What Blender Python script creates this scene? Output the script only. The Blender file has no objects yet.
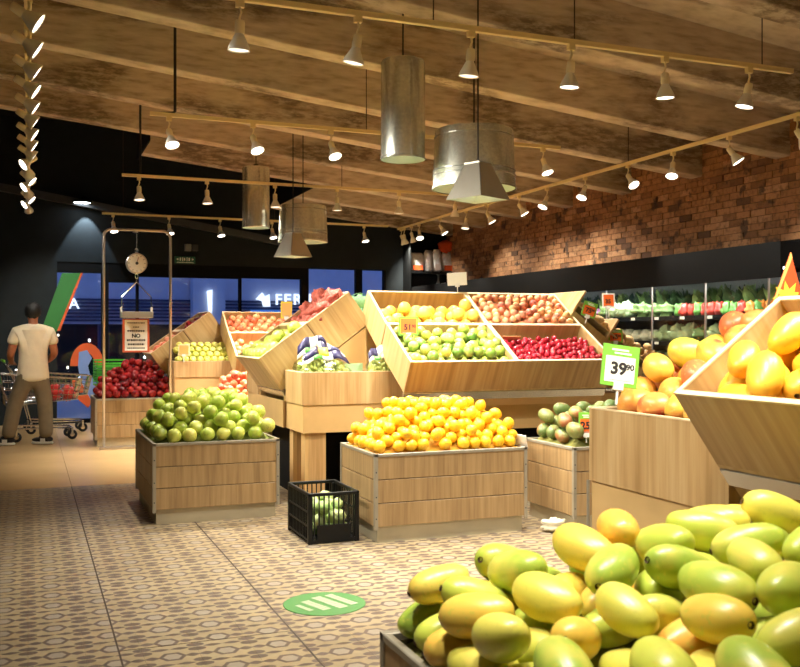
import bpy, bmesh, math, random
import numpy as np
from mathutils import Vector, Matrix, Euler
PI = math.pi
SC = bpy.context.scene
COL = SC.collection

# ------------------------------------------------------------------ camera, world, exposure
F, CX, HY, CAMH = 940.0, 400.0, 335.0, 1.35          # calibrated from the photograph's vanishing points
TH = math.atan(372 / 940.0)
cam = bpy.data.cameras.new('camera')
cam_o = bpy.data.objects.new('camera', cam)
COL.objects.link(cam_o)
cam.sensor_width = 36.0
cam.lens = 36.0 * F / 800.0
cam.shift_y = 1.5 / 800.0
cam_o.location = (0, 0, CAMH)
cam_o.rotation_euler = (PI / 2, 0, -TH)
cam.dof.use_dof = True
cam.dof.focus_distance = 6.8
cam.dof.aperture_fstop = 7.0
SC.camera = cam_o

world = bpy.data.worlds.new('dusk_sky')
SC.world = world
world.use_nodes = True
bg = world.node_tree.nodes['Background']
bg.inputs[0].default_value = (0.16, 0.25, 0.62, 1)   # blue-hour sky, only reaches the street side of the windows
bg.inputs[1].default_value = 1.0

SC.view_settings.view_transform = 'Standard'
SC.view_settings.look = 'None'
SC.view_settings.gamma = 1.0
SC.view_settings.use_curve_mapping = False
SC.view_settings.exposure = 0.0
SPOT_W = 222.0
PEND_W = 120.0
WARM = (1.0, 0.94, 0.81)

# ------------------------------------------------------------------ pixel helpers (a pixel is only a direction)
S_, C_ = math.sin(TH), math.cos(TH)
def ray(x, y):
    l = (x - CX) / F
    return (S_ + l * C_, C_ - l * S_, (HY - y) / F)
def onz(x, y, z=0):
    r = ray(x, y); t = (z - CAMH) / r[2]; return Vector((r[0] * t, r[1] * t, z))
def onX(x, y, X):
    r = ray(x, y); t = X / r[0]; return Vector((X, r[1] * t, CAMH + r[2] * t))
def onY(x, y, Y):
    r = ray(x, y); t = Y / r[1]; return Vector((r[0] * t, Y, CAMH + r[2] * t))
def px(X, Y, Z):
    d = X * S_ + Y * C_
    if d < 0.05: return (-9999, -9999)
    return (CX + F * (X * C_ - Y * S_) / d, HY - F * (Z - CAMH) / d)

# ------------------------------------------------------------------ materials
MATS = {}
def nodes_of(name):
    m = bpy.data.materials.new(name); m.use_nodes = True
    nt = m.node_tree
    return m, nt, nt.nodes['Principled BSDF']
def N(nt, t, **kw):
    n = nt.nodes.new(t)
    for k, v in kw.items(): setattr(n, k, v)
    return n
def ramp(nt, stops, interp='LINEAR'):
    r = N(nt, 'ShaderNodeValToRGB'); cr = r.color_ramp; cr.interpolation = interp
    while len(cr.elements) < len(stops): cr.elements.new(0.5)
    for e, (p, c) in zip(cr.elements, stops):
        e.position = p; e.color = (*c, 1)
    return r
def srgb(*c):
    return tuple(((v / 255) / 12.92 if v / 255 <= 0.04045 else ((v / 255 + 0.055) / 1.055) ** 2.4) for v in c)
def mixc(nt, fac, a, b, mode='MIX'):
    m = N(nt, 'ShaderNodeMix', data_type='RGBA', blend_type=mode)
    for s, v in ((0, fac), (6, a), (7, b)):
        if isinstance(v, (int, float)): m.inputs[s].default_value = v
        elif isinstance(v, tuple): m.inputs[s].default_value = (*v, 1)
        else: nt.links.new(v, m.inputs[s])
    return m.outputs[2]
def math_n(nt, op, a, b=None, c=None):
    m = N(nt, 'ShaderNodeMath', operation=op)
    for i, v in enumerate((a, b, c)):
        if v is None: continue
        if isinstance(v, (int, float)): m.inputs[i].default_value = v
        else: nt.links.new(v, m.inputs[i])
    return m.outputs[0]
def plain(name, col, rough=0.6, metal=0.0, var=0.12, scale=6.0, bump=0.0, emit=0.0, spec=0.5):
    if name in MATS: return MATS[name]
    m, nt, b = nodes_of(name)
    tc = N(nt, 'ShaderNodeTexCoord')
    nz = N(nt, 'ShaderNodeTexNoise'); nz.inputs['Scale'].default_value = scale; nz.inputs['Detail'].default_value = 4
    nt.links.new(tc.outputs['Object'], nz.inputs['Vector'])
    lo = tuple(max(0, c * (1 - var)) for c in col); hi = tuple(min(1, c * (1 + var)) for c in col)
    r = ramp(nt, [(0.3, lo), (0.7, hi)])
    nt.links.new(nz.outputs[0], r.inputs[0]); nt.links.new(r.outputs[0], b.inputs['Base Color'])
    b.inputs['Roughness'].default_value = rough; b.inputs['Metallic'].default_value = metal
    b.inputs['Specular IOR Level'].default_value = spec
    if emit:
        b.inputs['Emission Color'].default_value = (*col, 1); b.inputs['Emission Strength'].default_value = emit
    if bump:
        bp = N(nt, 'ShaderNodeBump'); bp.inputs['Strength'].default_value = bump; bp.inputs['Distance'].default_value = 0.01
        nt.links.new(nz.outputs[0], bp.inputs['Height']); nt.links.new(bp.outputs[0], b.inputs['Normal'])
    MATS[name] = m
    return m
def wood(name, c1, c2, c3, rough=0.45, axis=2, fine=38.0):
    m, nt, b = nodes_of(name)
    tc = N(nt, 'ShaderNodeTexCoord'); oi = N(nt, 'ShaderNodeObjectInfo')
    off = N(nt, 'ShaderNodeVectorMath', operation='MULTIPLY_ADD')
    cb = N(nt, 'ShaderNodeCombineXYZ')
    for i in range(3): nt.links.new(oi.outputs['Random'], cb.inputs[i])
    nt.links.new(cb.outputs[0], off.inputs[0]); off.inputs[1].default_value = (7.3, 5.1, 3.7)
    nt.links.new(tc.outputs['Object'], off.inputs[2])
    def grain(s, st):
        mp = N(nt, 'ShaderNodeMapping'); sc = [s, s, s]; sc[axis] = s / st
        mp.inputs['Scale'].default_value = sc
        nt.links.new(off.outputs[0], mp.inputs[0])
        nz = N(nt, 'ShaderNodeTexNoise'); nz.inputs['Scale'].default_value = 1.0
        nz.inputs['Detail'].default_value = 5; nz.inputs['Roughness'].default_value = 0.55
        nt.links.new(mp.outputs[0], nz.inputs['Vector']); return nz.outputs[0]
    g1 = grain(fine, 22); g2 = grain(9.0, 12)
    s = math_n(nt, 'ADD', math_n(nt, 'MULTIPLY', g1, 0.55), math_n(nt, 'MULTIPLY', g2, 0.45))
    r = ramp(nt, [(0.34, c1), (0.5, c2), (0.66, c3)])
    nt.links.new(s, r.inputs[0])
    nt.links.new(r.outputs[0], b.inputs['Base Color'])
    b.inputs['Roughness'].default_value = rough
    bp = N(nt, 'ShaderNodeBump'); bp.inputs['Strength'].default_value = 0.08; bp.inputs['Distance'].default_value = 0.003
    nt.links.new(g1, bp.inputs['Height']); nt.links.new(bp.outputs[0], b.inputs['Normal'])
    MATS[name] = m
    return m
def fruit_mat(name, stops, blush=None, bl_lo=0.5, bl_hi=0.65, bscale=6.0, rough=0.38, speck=None, sss=0.0, grad=None):
    """colour from a ramp over the object's random value, a noise-driven blush, faint lenticels"""
    m, nt, b = nodes_of(name)
    oi = N(nt, 'ShaderNodeObjectInfo'); tc = N(nt, 'ShaderNodeTexCoord')
    r = ramp(nt, stops); nt.links.new(oi.outputs['Random'], r.inputs[0])
    col = r.outputs[0]
    off = N(nt, 'ShaderNodeVectorMath', operation='MULTIPLY_ADD')
    cb = N(nt, 'ShaderNodeCombineXYZ')
    for i in range(3): nt.links.new(oi.outputs['Random'], cb.inputs[i])
    nt.links.new(cb.outputs[0], off.inputs[0]); off.inputs[1].default_value = (31.0, 17.0, 23.0)
    nt.links.new(tc.outputs['Object'], off.inputs[2])
    def noise(s, d=2):
        nz = N(nt, 'ShaderNodeTexNoise'); nz.inputs['Scale'].default_value = s; nz.inputs['Detail'].default_value = d
        nt.links.new(off.outputs[0], nz.inputs['Vector']); return nz.outputs[0]
    if blush:
        rr = ramp(nt, [(bl_lo, (0, 0, 0)), (bl_hi, (1, 1, 1))]); nt.links.new(noise(bscale), rr.inputs[0])
        col = mixc(nt, rr.outputs[0], col, blush)
    if speck:
        rr = ramp(nt, [(0.60, (0, 0, 0)), (0.72, (0.6, 0.6, 0.6))]); nt.links.new(noise(bscale * 9, 1), rr.inputs[0])
        col = mixc(nt, rr.outputs[0], col, speck)
    nt.links.new(col, b.inputs['Base Color'])
    b.inputs['Roughness'].default_value = rough
    if sss:
        b.inputs['Subsurface Weight'].default_value = sss; b.inputs['Subsurface Radius'].default_value = (0.02, 0.012, 0.004)
    MATS[name] = m
    return m
def glass_mat(name, tint=(1, 1, 1), refl=0.08, rough=0.02):
    m = bpy.data.materials.new(name); m.use_nodes = True; nt = m.node_tree
    nt.nodes.clear()
    out = N(nt, 'ShaderNodeOutputMaterial'); mx = N(nt, 'ShaderNodeMixShader')
    tr = N(nt, 'ShaderNodeBsdfTransparent'); tr.inputs[0].default_value = (*tint, 1)
    gl = N(nt, 'ShaderNodeBsdfGlossy'); gl.inputs['Roughness'].default_value = rough
    lw = N(nt, 'ShaderNodeLayerWeight'); lw.inputs[0].default_value = 0.25
    f = math_n(nt, 'ADD', math_n(nt, 'MULTIPLY', lw.outputs['Facing'], refl * 1.5), refl * 0.6)
    nt.links.new(f, mx.inputs[0]); nt.links.new(tr.outputs[0], mx.inputs[1]); nt.links.new(gl.outputs[0], mx.inputs[2])
    nt.links.new(mx.outputs[0], out.inputs[0])
    MATS[name] = m
    return m
def emis(name, col, st):
    if name in MATS: return MATS[name]
    m = bpy.data.materials.new(name); m.use_nodes = True; nt = m.node_tree
    b = nt.nodes['Principled BSDF']; b.inputs['Base Color'].default_value = (*col, 1)
    b.inputs['Emission Color'].default_value = (*col, 1); b.inputs['Emission Strength'].default_value = st
    MATS[name] = m
    return m

# surfaces
wood('oak_plank', srgb(136, 108, 72), srgb(164, 134, 92), srgb(182, 152, 108))
wood('oak_tray', srgb(176, 140, 88), srgb(198, 164, 110), srgb(212, 184, 134), fine=30)
wood('oak_box', srgb(164, 128, 80), srgb(190, 154, 104), srgb(206, 176, 128), fine=34)
plain('maple', srgb(206, 170, 114), 0.5, var=0.05)
plain('edge_band', srgb(236, 212, 168), 0.5, var=0.05)
plain('bin_steel', srgb(158, 150, 132), 0.42, 0.25, var=0.1)
plain('bin_plinth', srgb(186, 176, 150), 0.38, 0.2, var=0.08)
plain('aluminium', (0.62, 0.6, 0.55), 0.22, 0.95, var=0.05)
plain('galvanised', (0.66, 0.68, 0.60), 0.26, 0.75, var=0.14, scale=45)
plain('shade_inner', srgb(222, 232, 214), 0.6, var=0.02)
plain('cone_metal', (0.42, 0.4, 0.34), 0.42, 0.75, var=0.06)
plain('cream_paint', srgb(246, 232, 192), 0.45, var=0.02)
plain('cream_track', srgb(240, 220, 160), 0.45, var=0.04)
plain('lamp_white', srgb(248, 244, 230), 0.4, var=0.01)
plain('black_paint', srgb(7, 7, 8), 0.85, var=0.2, spec=.2)
plain('charcoal', srgb(24, 30, 33), 0.8, var=0.15, spec=.3)
plain('grey_bar', srgb(58, 62, 66), 0.6)
plain('black_plastic', srgb(9, 10, 10), 0.5, var=0.1, spec=.3)
plain('black_rubber', srgb(24, 24, 24), 0.7)
plain('cable_black', srgb(18, 16, 14), 0.6)
plain('cable_brown', srgb(60, 44, 30), 0.6)
plain('mortar', srgb(92, 66, 44), 0.95, var=0.2, scale=20)
plain('plastic_white', srgb(238, 236, 228), 0.4, var=0.02)
plain('paper_white', srgb(244, 242, 230), 0.6, var=0.01)
plain('card_green', srgb(118, 184, 58), 0.5, var=0.06)
plain('card_orange', srgb(232, 104, 30), 0.5, var=0.05)
plain('card_yellow', srgb(246, 206, 60), 0.5, var=0.05)
plain('card_red', srgb(214, 78, 30), 0.5, var=0.05)
plain('paper_cream', srgb(240, 228, 180), .6, var=.02); plain('card_peach', srgb(240, 176, 96), .6, var=.05)
plain('ink', srgb(28, 26, 26), 0.6, var=0.02)
plain('ink_grey', srgb(150, 156, 150), 0.6, var=0.02)
plain('chrome', (0.72, 0.72, 0.72), 0.15, 1.0, var=0.02)
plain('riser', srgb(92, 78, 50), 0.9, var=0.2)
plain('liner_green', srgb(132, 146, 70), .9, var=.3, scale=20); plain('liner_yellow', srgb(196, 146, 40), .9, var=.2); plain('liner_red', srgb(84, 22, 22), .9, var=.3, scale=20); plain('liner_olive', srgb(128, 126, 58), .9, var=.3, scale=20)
emis('lamp_lens', (1.0, 0.93, 0.8), 9.0)
emis('lamp_lens_dim', (1.0, 0.9, 0.72), 2.2)
emis('pendant_bulb', (0.95, 1.0, 0.88), 3.0)
glass_mat('window_glass', (0.92, 0.95, 1.0), 0.05)
glass_mat('case_glass', (0.96, 0.98, 0.96), 0.02)
glass_mat('film', (0.93, 0.96, 0.93), 0.16, 0.12)

def brick_material():
    m, nt, b = nodes_of('brick')
    oi = N(nt, 'ShaderNodeObjectInfo'); ge = N(nt, 'ShaderNodeNewGeometry')
    s = math_n(nt, 'FRACT', math_n(nt, 'ADD', oi.outputs['Random'], math_n(nt, 'MULTIPLY', ge.outputs['Random Per Island'], 7.7)))
    r = ramp(nt, [(0.0, srgb(96, 68, 48)), (0.06, srgb(140, 100, 68)), (0.3, srgb(162, 114, 74)), (0.6, srgb(172, 122, 80)), (0.85, srgb(182, 132, 88)), (1.0, srgb(192, 146, 104))])
    nt.links.new(s, r.inputs[0])
    nz = N(nt, 'ShaderNodeTexNoise'); nz.inputs['Scale'].default_value = 22; nz.inputs['Detail'].default_value = 5
    nt.links.new(ge.outputs['Position'], nz.inputs['Vector'])
    rr = ramp(nt, [(0.46, (0, 0, 0)), (0.72, (0.6, 0.6, 0.6))]); nt.links.new(nz.outputs[0], rr.inputs[0])
    c = mixc(nt, rr.outputs[0], r.outputs[0], srgb(92, 64, 44))
    nb = N(nt, 'ShaderNodeTexNoise'); nb.inputs['Scale'].default_value = 5.5; nb.inputs['Detail'].default_value = 4
    nt.links.new(ge.outputs['Position'], nb.inputs['Vector'])
    rb_ = ramp(nt, [(0.58, (0, 0, 0)), (0.66, (0.8, 0.8, 0.8))]); nt.links.new(nb.outputs[0], rb_.inputs[0])
    c = mixc(nt, rb_.outputs[0], c, srgb(66, 54, 46))
    nt.links.new(c, b.inputs['Base Color']); b.inputs['Roughness'].default_value = 0.9
    bp = N(nt, 'ShaderNodeBump'); bp.inputs['Strength'].default_value = 0.5; bp.inputs['Distance'].default_value = 0.01
    nt.links.new(nz.outputs[0], bp.inputs['Height']); nt.links.new(bp.outputs[0], b.inputs['Normal'])
    MATS['brick'] = m
brick_material()

def concrete_material():
    m, nt, b = nodes_of('board_concrete')
    ge = N(nt, 'ShaderNodeNewGeometry')
    mp = N(nt, 'ShaderNodeMapping'); mp.inputs['Scale'].default_value = (0.5, 0.9, 1.5)
    nt.links.new(ge.outputs['Position'], mp.inputs[0])
    n1 = N(nt, 'ShaderNodeTexNoise'); n1.inputs['Scale'].default_value = 1.25; n1.inputs['Detail'].default_value = 5; n1.inputs['Roughness'].default_value = 0.5
    nt.links.new(mp.outputs[0], n1.inputs['Vector'])
    mp2 = N(nt, 'ShaderNodeMapping'); mp2.inputs['Scale'].default_value = (1.6, 2.6, 8.0)
    nt.links.new(ge.outputs['Position'], mp2.inputs[0])
    n2 = N(nt, 'ShaderNodeTexNoise'); n2.inputs['Scale'].default_value = 3.0; n2.inputs['Detail'].default_value = 6
    nt.links.new(mp2.outputs[0], n2.inputs['Vector'])
    r = ramp(nt, [(0.3, srgb(176, 156, 130)), (0.48, srgb(204, 186, 160)), (0.62, srgb(214, 198, 174)), (0.8, srgb(224, 210, 188))])
    nt.links.new(n2.outputs[0], r.inputs[0])
    st = ramp(nt, [(0.49, (0, 0, 0)), (0.57, (1, 1, 1))]); nt.links.new(n1.outputs[0], st.inputs[0])
    mp3 = N(nt, 'ShaderNodeMapping'); mp3.inputs['Scale'].default_value = (3.0, 4.0, 11.0)
    nt.links.new(ge.outputs['Position'], mp3.inputs[0])
    n3 = N(nt, 'ShaderNodeTexNoise'); n3.inputs['Scale'].default_value = 2.2; n3.inputs['Detail'].default_value = 8; n3.inputs['Roughness'].default_value = 0.7
    nt.links.new(mp3.outputs[0], n3.inputs['Vector'])
    cr3 = ramp(nt, [(0.42, (0, 0, 0)), (0.56, (1, 1, 1))]); nt.links.new(n3.outputs[0], cr3.inputs[0])
    sm = math_n(nt, 'MULTIPLY', st.outputs[0], math_n(nt, 'ADD', math_n(nt, 'MULTIPLY', cr3.outputs[0], 0.65), 0.3))
    c = mixc(nt, math_n(nt, 'MULTIPLY', sm, 0.9), r.outputs[0], srgb(110, 92, 76))
    nt.links.new(c, b.inputs['Base Color']); b.inputs['Roughness'].default_value = 0.85
    bp = N(nt, 'ShaderNodeBump'); bp.inputs['Strength'].default_value = 0.25; bp.inputs['Distance'].default_value = 0.01
    nt.links.new(n2.outputs[0], bp.inputs['Height']); nt.links.new(bp.outputs[0], b.inputs['Normal'])
    MATS['board_concrete'] = m
concrete_material()

TILE_X, TILE_Y = 0.226, 0.196
def tile_material():
    """encaustic pattern: pale hexagon with a dark outline, dark double blobs, pointed leaves between them"""
    m, nt, b = nodes_of('encaustic_tile')
    ge = N(nt, 'ShaderNodeNewGeometry'); sp = N(nt, 'ShaderNodeSeparateXYZ')
    nt.links.new(ge.outputs['Position'], sp.inputs[0])
    u = math_n(nt, 'FRACT', math_n(nt, 'DIVIDE', math_n(nt, 'ADD', sp.outputs[0], 50 * TILE_X), TILE_X))
    v = math_n(nt, 'FRACT', math_n(nt, 'DIVIDE', math_n(nt, 'ADD', sp.outputs[1], 50 * TILE_Y), TILE_Y))
    du = math_n(nt, 'ABSOLUTE', math_n(nt, 'SUBTRACT', u, 0.5))        # 0 at tile middle .. 0.5 at edge
    dv = math_n(nt, 'ABSOLUTE', math_n(nt, 'SUBTRACT', v, 0.5))
    eu = math_n(nt, 'SUBTRACT', 0.5, du); ev = math_n(nt, 'SUBTRACT', 0.5, dv)   # distance from tile edge
    def lt(val, lim): return math_n(nt, 'LESS_THAN', val, lim)
    def ell(a, ca, ra, c, cc, rc):
        x = math_n(nt, 'DIVIDE', math_n(nt, 'SUBTRACT', a, ca), ra); y = math_n(nt, 'DIVIDE', math_n(nt, 'SUBTRACT', c, cc), rc)
        return math_n(nt, 'ADD', math_n(nt, 'MULTIPLY', x, x), math_n(nt, 'MULTIPLY', y, y))
    def lens(a, ca, la, c, cc, wc):                                    # diamond-ish pointed leaf
        x = math_n(nt, 'DIVIDE', math_n(nt, 'ABSOLUTE', math_n(nt, 'SUBTRACT', a, ca)), la)
        y = math_n(nt, 'DIVIDE', math_n(nt, 'ABSOLUTE', math_n(nt, 'SUBTRACT', c, cc)), wc)
        return math_n(nt, 'ADD', math_n(nt, 'POWER', x, 1.4), y)
    hexv = math_n(nt, 'MAXIMUM', math_n(nt, 'MULTIPLY', dv, 1.0), math_n(nt, 'ADD', math_n(nt, 'MULTIPLY', du, 0.95), math_n(nt, 'MULTIPLY', dv, 0.5)))
    ring = math_n(nt, 'MULTIPLY', lt(hexv, 0.25), math_n(nt, 'SUBTRACT', 1.0, lt(hexv, 0.165)))
    core = lt(hexv, 0.165)
    blob = lt(ell(eu, 0.0, 0.17, ev, 0.14, 0.12), 1.0)
    leafA = lt(lens(du, 0.37, 0.15, dv, 0.0, 0.11), 1.0)
    leafB = lt(lens(eu, 0.31, 0.19, ev, 0.0, 0.085), 1.0)
    dark = math_n(nt, 'MAXIMUM', math_n(nt, 'MAXIMUM', ring, blob), math_n(nt, 'MAXIMUM', leafA, leafB))
    nz = N(nt, 'ShaderNodeTexNoise'); nz.inputs['Scale'].default_value = 2.2; nz.inputs['Detail'].default_value = 6
    nt.links.new(ge.outputs['Position'], nz.inputs['Vector'])
    nz2 = N(nt, 'ShaderNodeTexNoise'); nz2.inputs['Scale'].default_value = 26; nz2.inputs['Detail'].default_value = 4
    nt.links.new(ge.outputs['Position'], nz2.inputs['Vector'])
    base = ramp(nt, [(0.3, srgb(150, 132, 100)), (0.7, srgb(174, 156, 122))]); nt.links.new(nz.outputs[0], base.inputs[0])
    dk = ramp(nt, [(0.3, srgb(76, 62, 56)), (0.7, srgb(110, 92, 84))]); nt.links.new(nz2.outputs[0], dk.inputs[0])
    c = mixc(nt, core, base.outputs[0], srgb(158, 146, 128))
    c = mixc(nt, math_n(nt, 'MULTIPLY', dark, 0.92), c, dk.outputs[0])
    nt.links.new(c, b.inputs['Base Color'])
    rr = ramp(nt, [(0.3, (0.3, 0.3, 0.3)), (0.7, (0.46, 0.46, 0.46))]); nt.links.new(nz2.outputs[0], rr.inputs[0])
    nt.links.new(rr.outputs[0], b.inputs['Roughness'])
    MATS['encaustic_tile'] = m
tile_material()
plain('plain_tile', srgb(206, 172, 122), 0.26, var=0.08, scale=1.4)
plain('grout', srgb(120, 98, 72), 0.9)
plain('joint_dark', srgb(84, 70, 58), 0.6)

# ------------------------------------------------------------------ mesh builder
class MB:
    def __init__(s): s.v = []; s.f = []
    def add(s, v, f):
        o = len(s.v); s.v += [tuple(p) for p in v]; s.f += [tuple(i + o for i in q) for q in f]; return s
    def box(s, x0, x1, y0, y1, z0, z1):
        return s.add([(x0, y0, z0), (x1, y0, z0), (x1, y1, z0), (x0, y1, z0), (x0, y0, z1), (x1, y0, z1), (x1, y1, z1), (x0, y1, z1)],
                     [(0, 3, 2, 1), (4, 5, 6, 7), (0, 1, 5, 4), (1, 2, 6, 5), (2, 3, 7, 6), (3, 0, 4, 7)])
    def prism(s, poly, a0, a1, plane='xz'):
        """polygon in a plane, extruded along the third axis from a0 to a1"""
        def P(p, a):
            return {'xz': (p[0], a, p[1]), 'xy': (p[0], p[1], a), 'yz': (a, p[0], p[1])}[plane]
        n = len(poly)
        v = [P(p, a0) for p in poly] + [P(p, a1) for p in poly]
        f = [tuple(range(n - 1, -1, -1)), tuple(range(n, 2 * n))] + [(i, (i + 1) % n, n + (i + 1) % n, n + i) for i in range(n)]
        return s.add(v, f)
    def tube(s, pts, r, n=8, cap=True, closed=False):
        pts = [Vector(p) for p in pts]; k = len(pts)
        rs = r if isinstance(r, (list, tuple)) else [r] * k
        rings = []
        prev = None
        for i, p in enumerate(pts):
            if closed: t = (pts[(i + 1) % k] - pts[i - 1])
            else: t = (pts[min(i + 1, k - 1)] - pts[max(i - 1, 0)])
            t.normalize()
            if prev is None:
                a = Vector((0, 0, 1)) if abs(t.z) < 0.9 else Vector((1, 0, 0))
                nx = t.cross(a).normalized()
            else:
                nx = (prev - t * prev.dot(t)).normalized()
            prev = nx; ny = t.cross(nx)
            rings.append([p + (nx * math.cos(2 * PI * j / n) + ny * math.sin(2 * PI * j / n)) * rs[i] for j in range(n)])
        v = [q for ring_ in rings for q in ring_]; f = []
        for i in range(k if closed else k - 1):
            a = i * n; bb = ((i + 1) % k) * n
            for j in range(n): f.append((a + j, a + (j + 1) % n, bb + (j + 1) % n, bb + j))
        if cap and not closed:
            f.append(tuple(range(n - 1, -1, -1))); f.append(tuple((k - 1) * n + j for j in range(n)))
        return s.add(v, f)
    def lathe(s, prof, n=16, c=(0, 0, 0), axis='z', cap=False):
        v = []; f = []
        for (r, z) in prof:
            for j in range(n):
                a = 2 * PI * j / n; x, y = r * math.cos(a), r * math.sin(a)
                p = (x, y, z) if axis == 'z' else ((x, z, y) if axis == 'y' else (z, x, y))
                v.append((p[0] + c[0], p[1] + c[1], p[2] + c[2]))
        for i in range(len(prof) - 1):
            for j in range(n): f.append((i * n + j, i * n + (j + 1) % n, (i + 1) * n + (j + 1) % n, (i + 1) * n + j))
        if cap:
            f.append(tuple(range(n - 1, -1, -1))); f.append(tuple((len(prof) - 1) * n + j for j in range(n)))
        return s.add(v, f)
    def blob(s, fn, nu=14, nv=9):
        """closed surface: fn(direction) -> point"""
        v = [fn(Vector((0, 0, 1)))]
        for i in range(1, nv):
            ph = PI * i / nv
            for j in range(nu):
                a = 2 * PI * j / nu
                v.append(fn(Vector((math.sin(ph) * math.cos(a), math.sin(ph) * math.sin(a), math.cos(ph)))))
        v.append(fn(Vector((0, 0, -1))))
        f = [(0, 1 + j, 1 + (j + 1) % nu) for j in range(nu)]
        for i in range(nv - 2):
            for j in range(nu):
                a = 1 + i * nu; bq = a + nu
                f.append((a + j, bq + j, bq + (j + 1) % nu, a + (j + 1) % nu))
        L = len(v) - 1; a = 1 + (nv - 2) * nu
        f += [(a + (j + 1) % nu, a + j, L) for j in range(nu)]
        return s.add(v, f)
    def mesh(s, name, mat, smooth=False, fix=True):
        me = bpy.data.meshes.new(name)
        me.from_pydata(s.v, [], s.f)
        if fix:
            bm = bmesh.new(); bm.from_mesh(me); bmesh.ops.recalc_face_normals(bm, faces=bm.faces); bm.to_mesh(me); bm.free()
        if smooth: me.polygons.foreach_set('use_smooth', [True] * len(me.polygons))
        for mm in (mat if isinstance(mat, list) else [mat]):
            me.materials.append(MATS[mm] if isinstance(mm, str) else mm)
        return me
    def build(s, name, mat, parent=None, smooth=False, bevel=0.0, seg=2):
        o = bpy.data.objects.new(name, s.mesh(name, mat, smooth)); COL.objects.link(o)
        if parent is not None: o.parent = parent
        if bevel:
            bv = o.modifiers.new('bevel', 'BEVEL'); bv.width = bevel; bv.segments = seg; bv.limit_method = 'ANGLE'
        return o
def smooth_angle(o, deg=40):
    me = o.data
    me.polygons.foreach_set('use_smooth', [True] * len(me.polygons))
    me.set_sharp_from_angle(angle=math.radians(deg))
def tag(o, label, cat, group=None):
    o['label'] = label; o['category'] = cat
    if group: o['group'] = group
    return o
def thing(name, label, cat, loc=(0, 0, 0), rot=(0, 0, 0), group=None):
    o = bpy.data.objects.new(name, None); COL.objects.link(o)
    o.empty_display_size = 0.1
    o.location = loc; o.rotation_euler = rot
    return tag(o, label, cat, group)
def struct(o):
    o['kind'] = 'structure'; return o
def link_mesh(name, me, parent=None):
    o = bpy.data.objects.new(name, me); COL.objects.link(o)
    if parent is not None: o.parent = parent
    return o
def copy_tree(o, parent=None):
    c = o.copy(); COL.objects.link(c); c.parent = parent
    for ch in list(o.children): copy_tree(ch, c)
    return c
def text(body, size, mat, name, parent, loc, rot=(PI / 2, 0, 0), align='CENTER', depth=0.001, bold=0.0):
    cu = bpy.data.curves.new('t', 'FONT'); cu.body = body; cu.size = size; cu.align_x = align; cu.align_y = 'CENTER'
    cu.extrude = depth; cu.offset = bold; cu.resolution_u = 3
    t = bpy.data.objects.new('t', cu); COL.objects.link(t)
    dg = bpy.context.evaluated_depsgraph_get(); dg.update()
    me = bpy.data.meshes.new_from_object(t.evaluated_get(dg)); me.name = name
    bpy.data.objects.remove(t); bpy.data.curves.remove(cu)
    me.materials.clear(); me.materials.append(MATS[mat])
    o = link_mesh(name, me, parent); o.location = loc; o.rotation_euler = rot
    return o
ORD = ['first', 'second', 'third', 'fourth', 'fifth', 'sixth', 'seventh', 'eighth', 'ninth', 'tenth', 'eleventh', 'twelfth',
       'thirteenth', 'fourteenth', 'fifteenth', 'sixteenth', 'seventeenth', 'eighteenth', 'nineteenth', 'twentieth']
ORD += ['twenty-' + w for w in ORD[:9]]

exec_parts = []
# ================================================================== SETTING
ZB = lambda X: 3.80 - 0.103 * X                                       # underside of the roof beams (roof falls to the right)
WX, WY = 6.90, 15.20                                                   # brick wall plane, window wall plane
XL, YN = -3.0, -1.6

def build_floor():
    base = MB().box(XL, WX + .2, YN, WY + .1, -0.12, -0.012).build('floor', 'grout'); struct(base)
    J1, J2 = 0.36, 1.12                                                # expansion joints seen in the photo
    YP = 8.86
    g = 0.0004
    me = MB().box(g, TILE_X - g, g, TILE_Y - g, -0.011, 0.0).mesh('tile', 'encaustic_tile', fix=False)
    cells = []
    for i in range(math.floor(XL / TILE_X), math.ceil(WX / TILE_X)):
        for j in range(math.floor(YN / TILE_Y), math.ceil(YP / TILE_Y)):
            x, y = i * TILE_X, j * TILE_Y
            p = px(x + .1, y + .1, 0)
            vis = -20 < p[0] < 640 and 470 < p[1] < 690
            if vis and (0.8 < x + .1 < 1.76 and y > 6.85): vis = False
            cells.append((0 if vis else 1, y * C_ + x * S_, x, y))
    cells.sort()
    for k, (a, d, x, y) in enumerate(cells[:300]):
        o = link_mesh('tile', me, base); o.location = (x, y, 0)
    mb = MB()
    for a, d, x, y in cells[300:]: mb.box(x + g, x + TILE_X - g, y + g, min(y + TILE_Y - g, YP), -0.011, 0.0)
    o = mb.build('tile_field', 'encaustic_tile', base); o['kind'] = 'stuff'
    # plain large tiles further back
    T = 0.9
    me2 = MB().box(0.0015, T - .0015, 0.0015, T - .0015, -0.011, 0).mesh('large_tile', 'plain_tile', fix=False)
    for i in range(-4, 9):
        for j in range(8):
            x, y = 0.362 + i * T, YP + .004 + j * T
            if x > WX or y > WY: continue
            if x + T > WX or y + T > WY + .05:
                o = MB().box(.0015, min(T, WX - x) - .0015, .0015, min(T, WY - y) - .0015, -.011, 0).build('large_tile', 'plain_tile', base)
            else: o = link_mesh('large_tile', me2, base)
            o.location = (x, y, 0)
    for xj in (J1, J2):
        MB().box(xj - .004, xj + .004, YN, YP, -0.01, 0.0012).build('expansion_joint', 'joint_dark', base)
    MB().box(J1, J2, 4.17, 4.175, -.01, .0008).build('expansion_joint', 'joint_dark', base)
build_floor()

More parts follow.
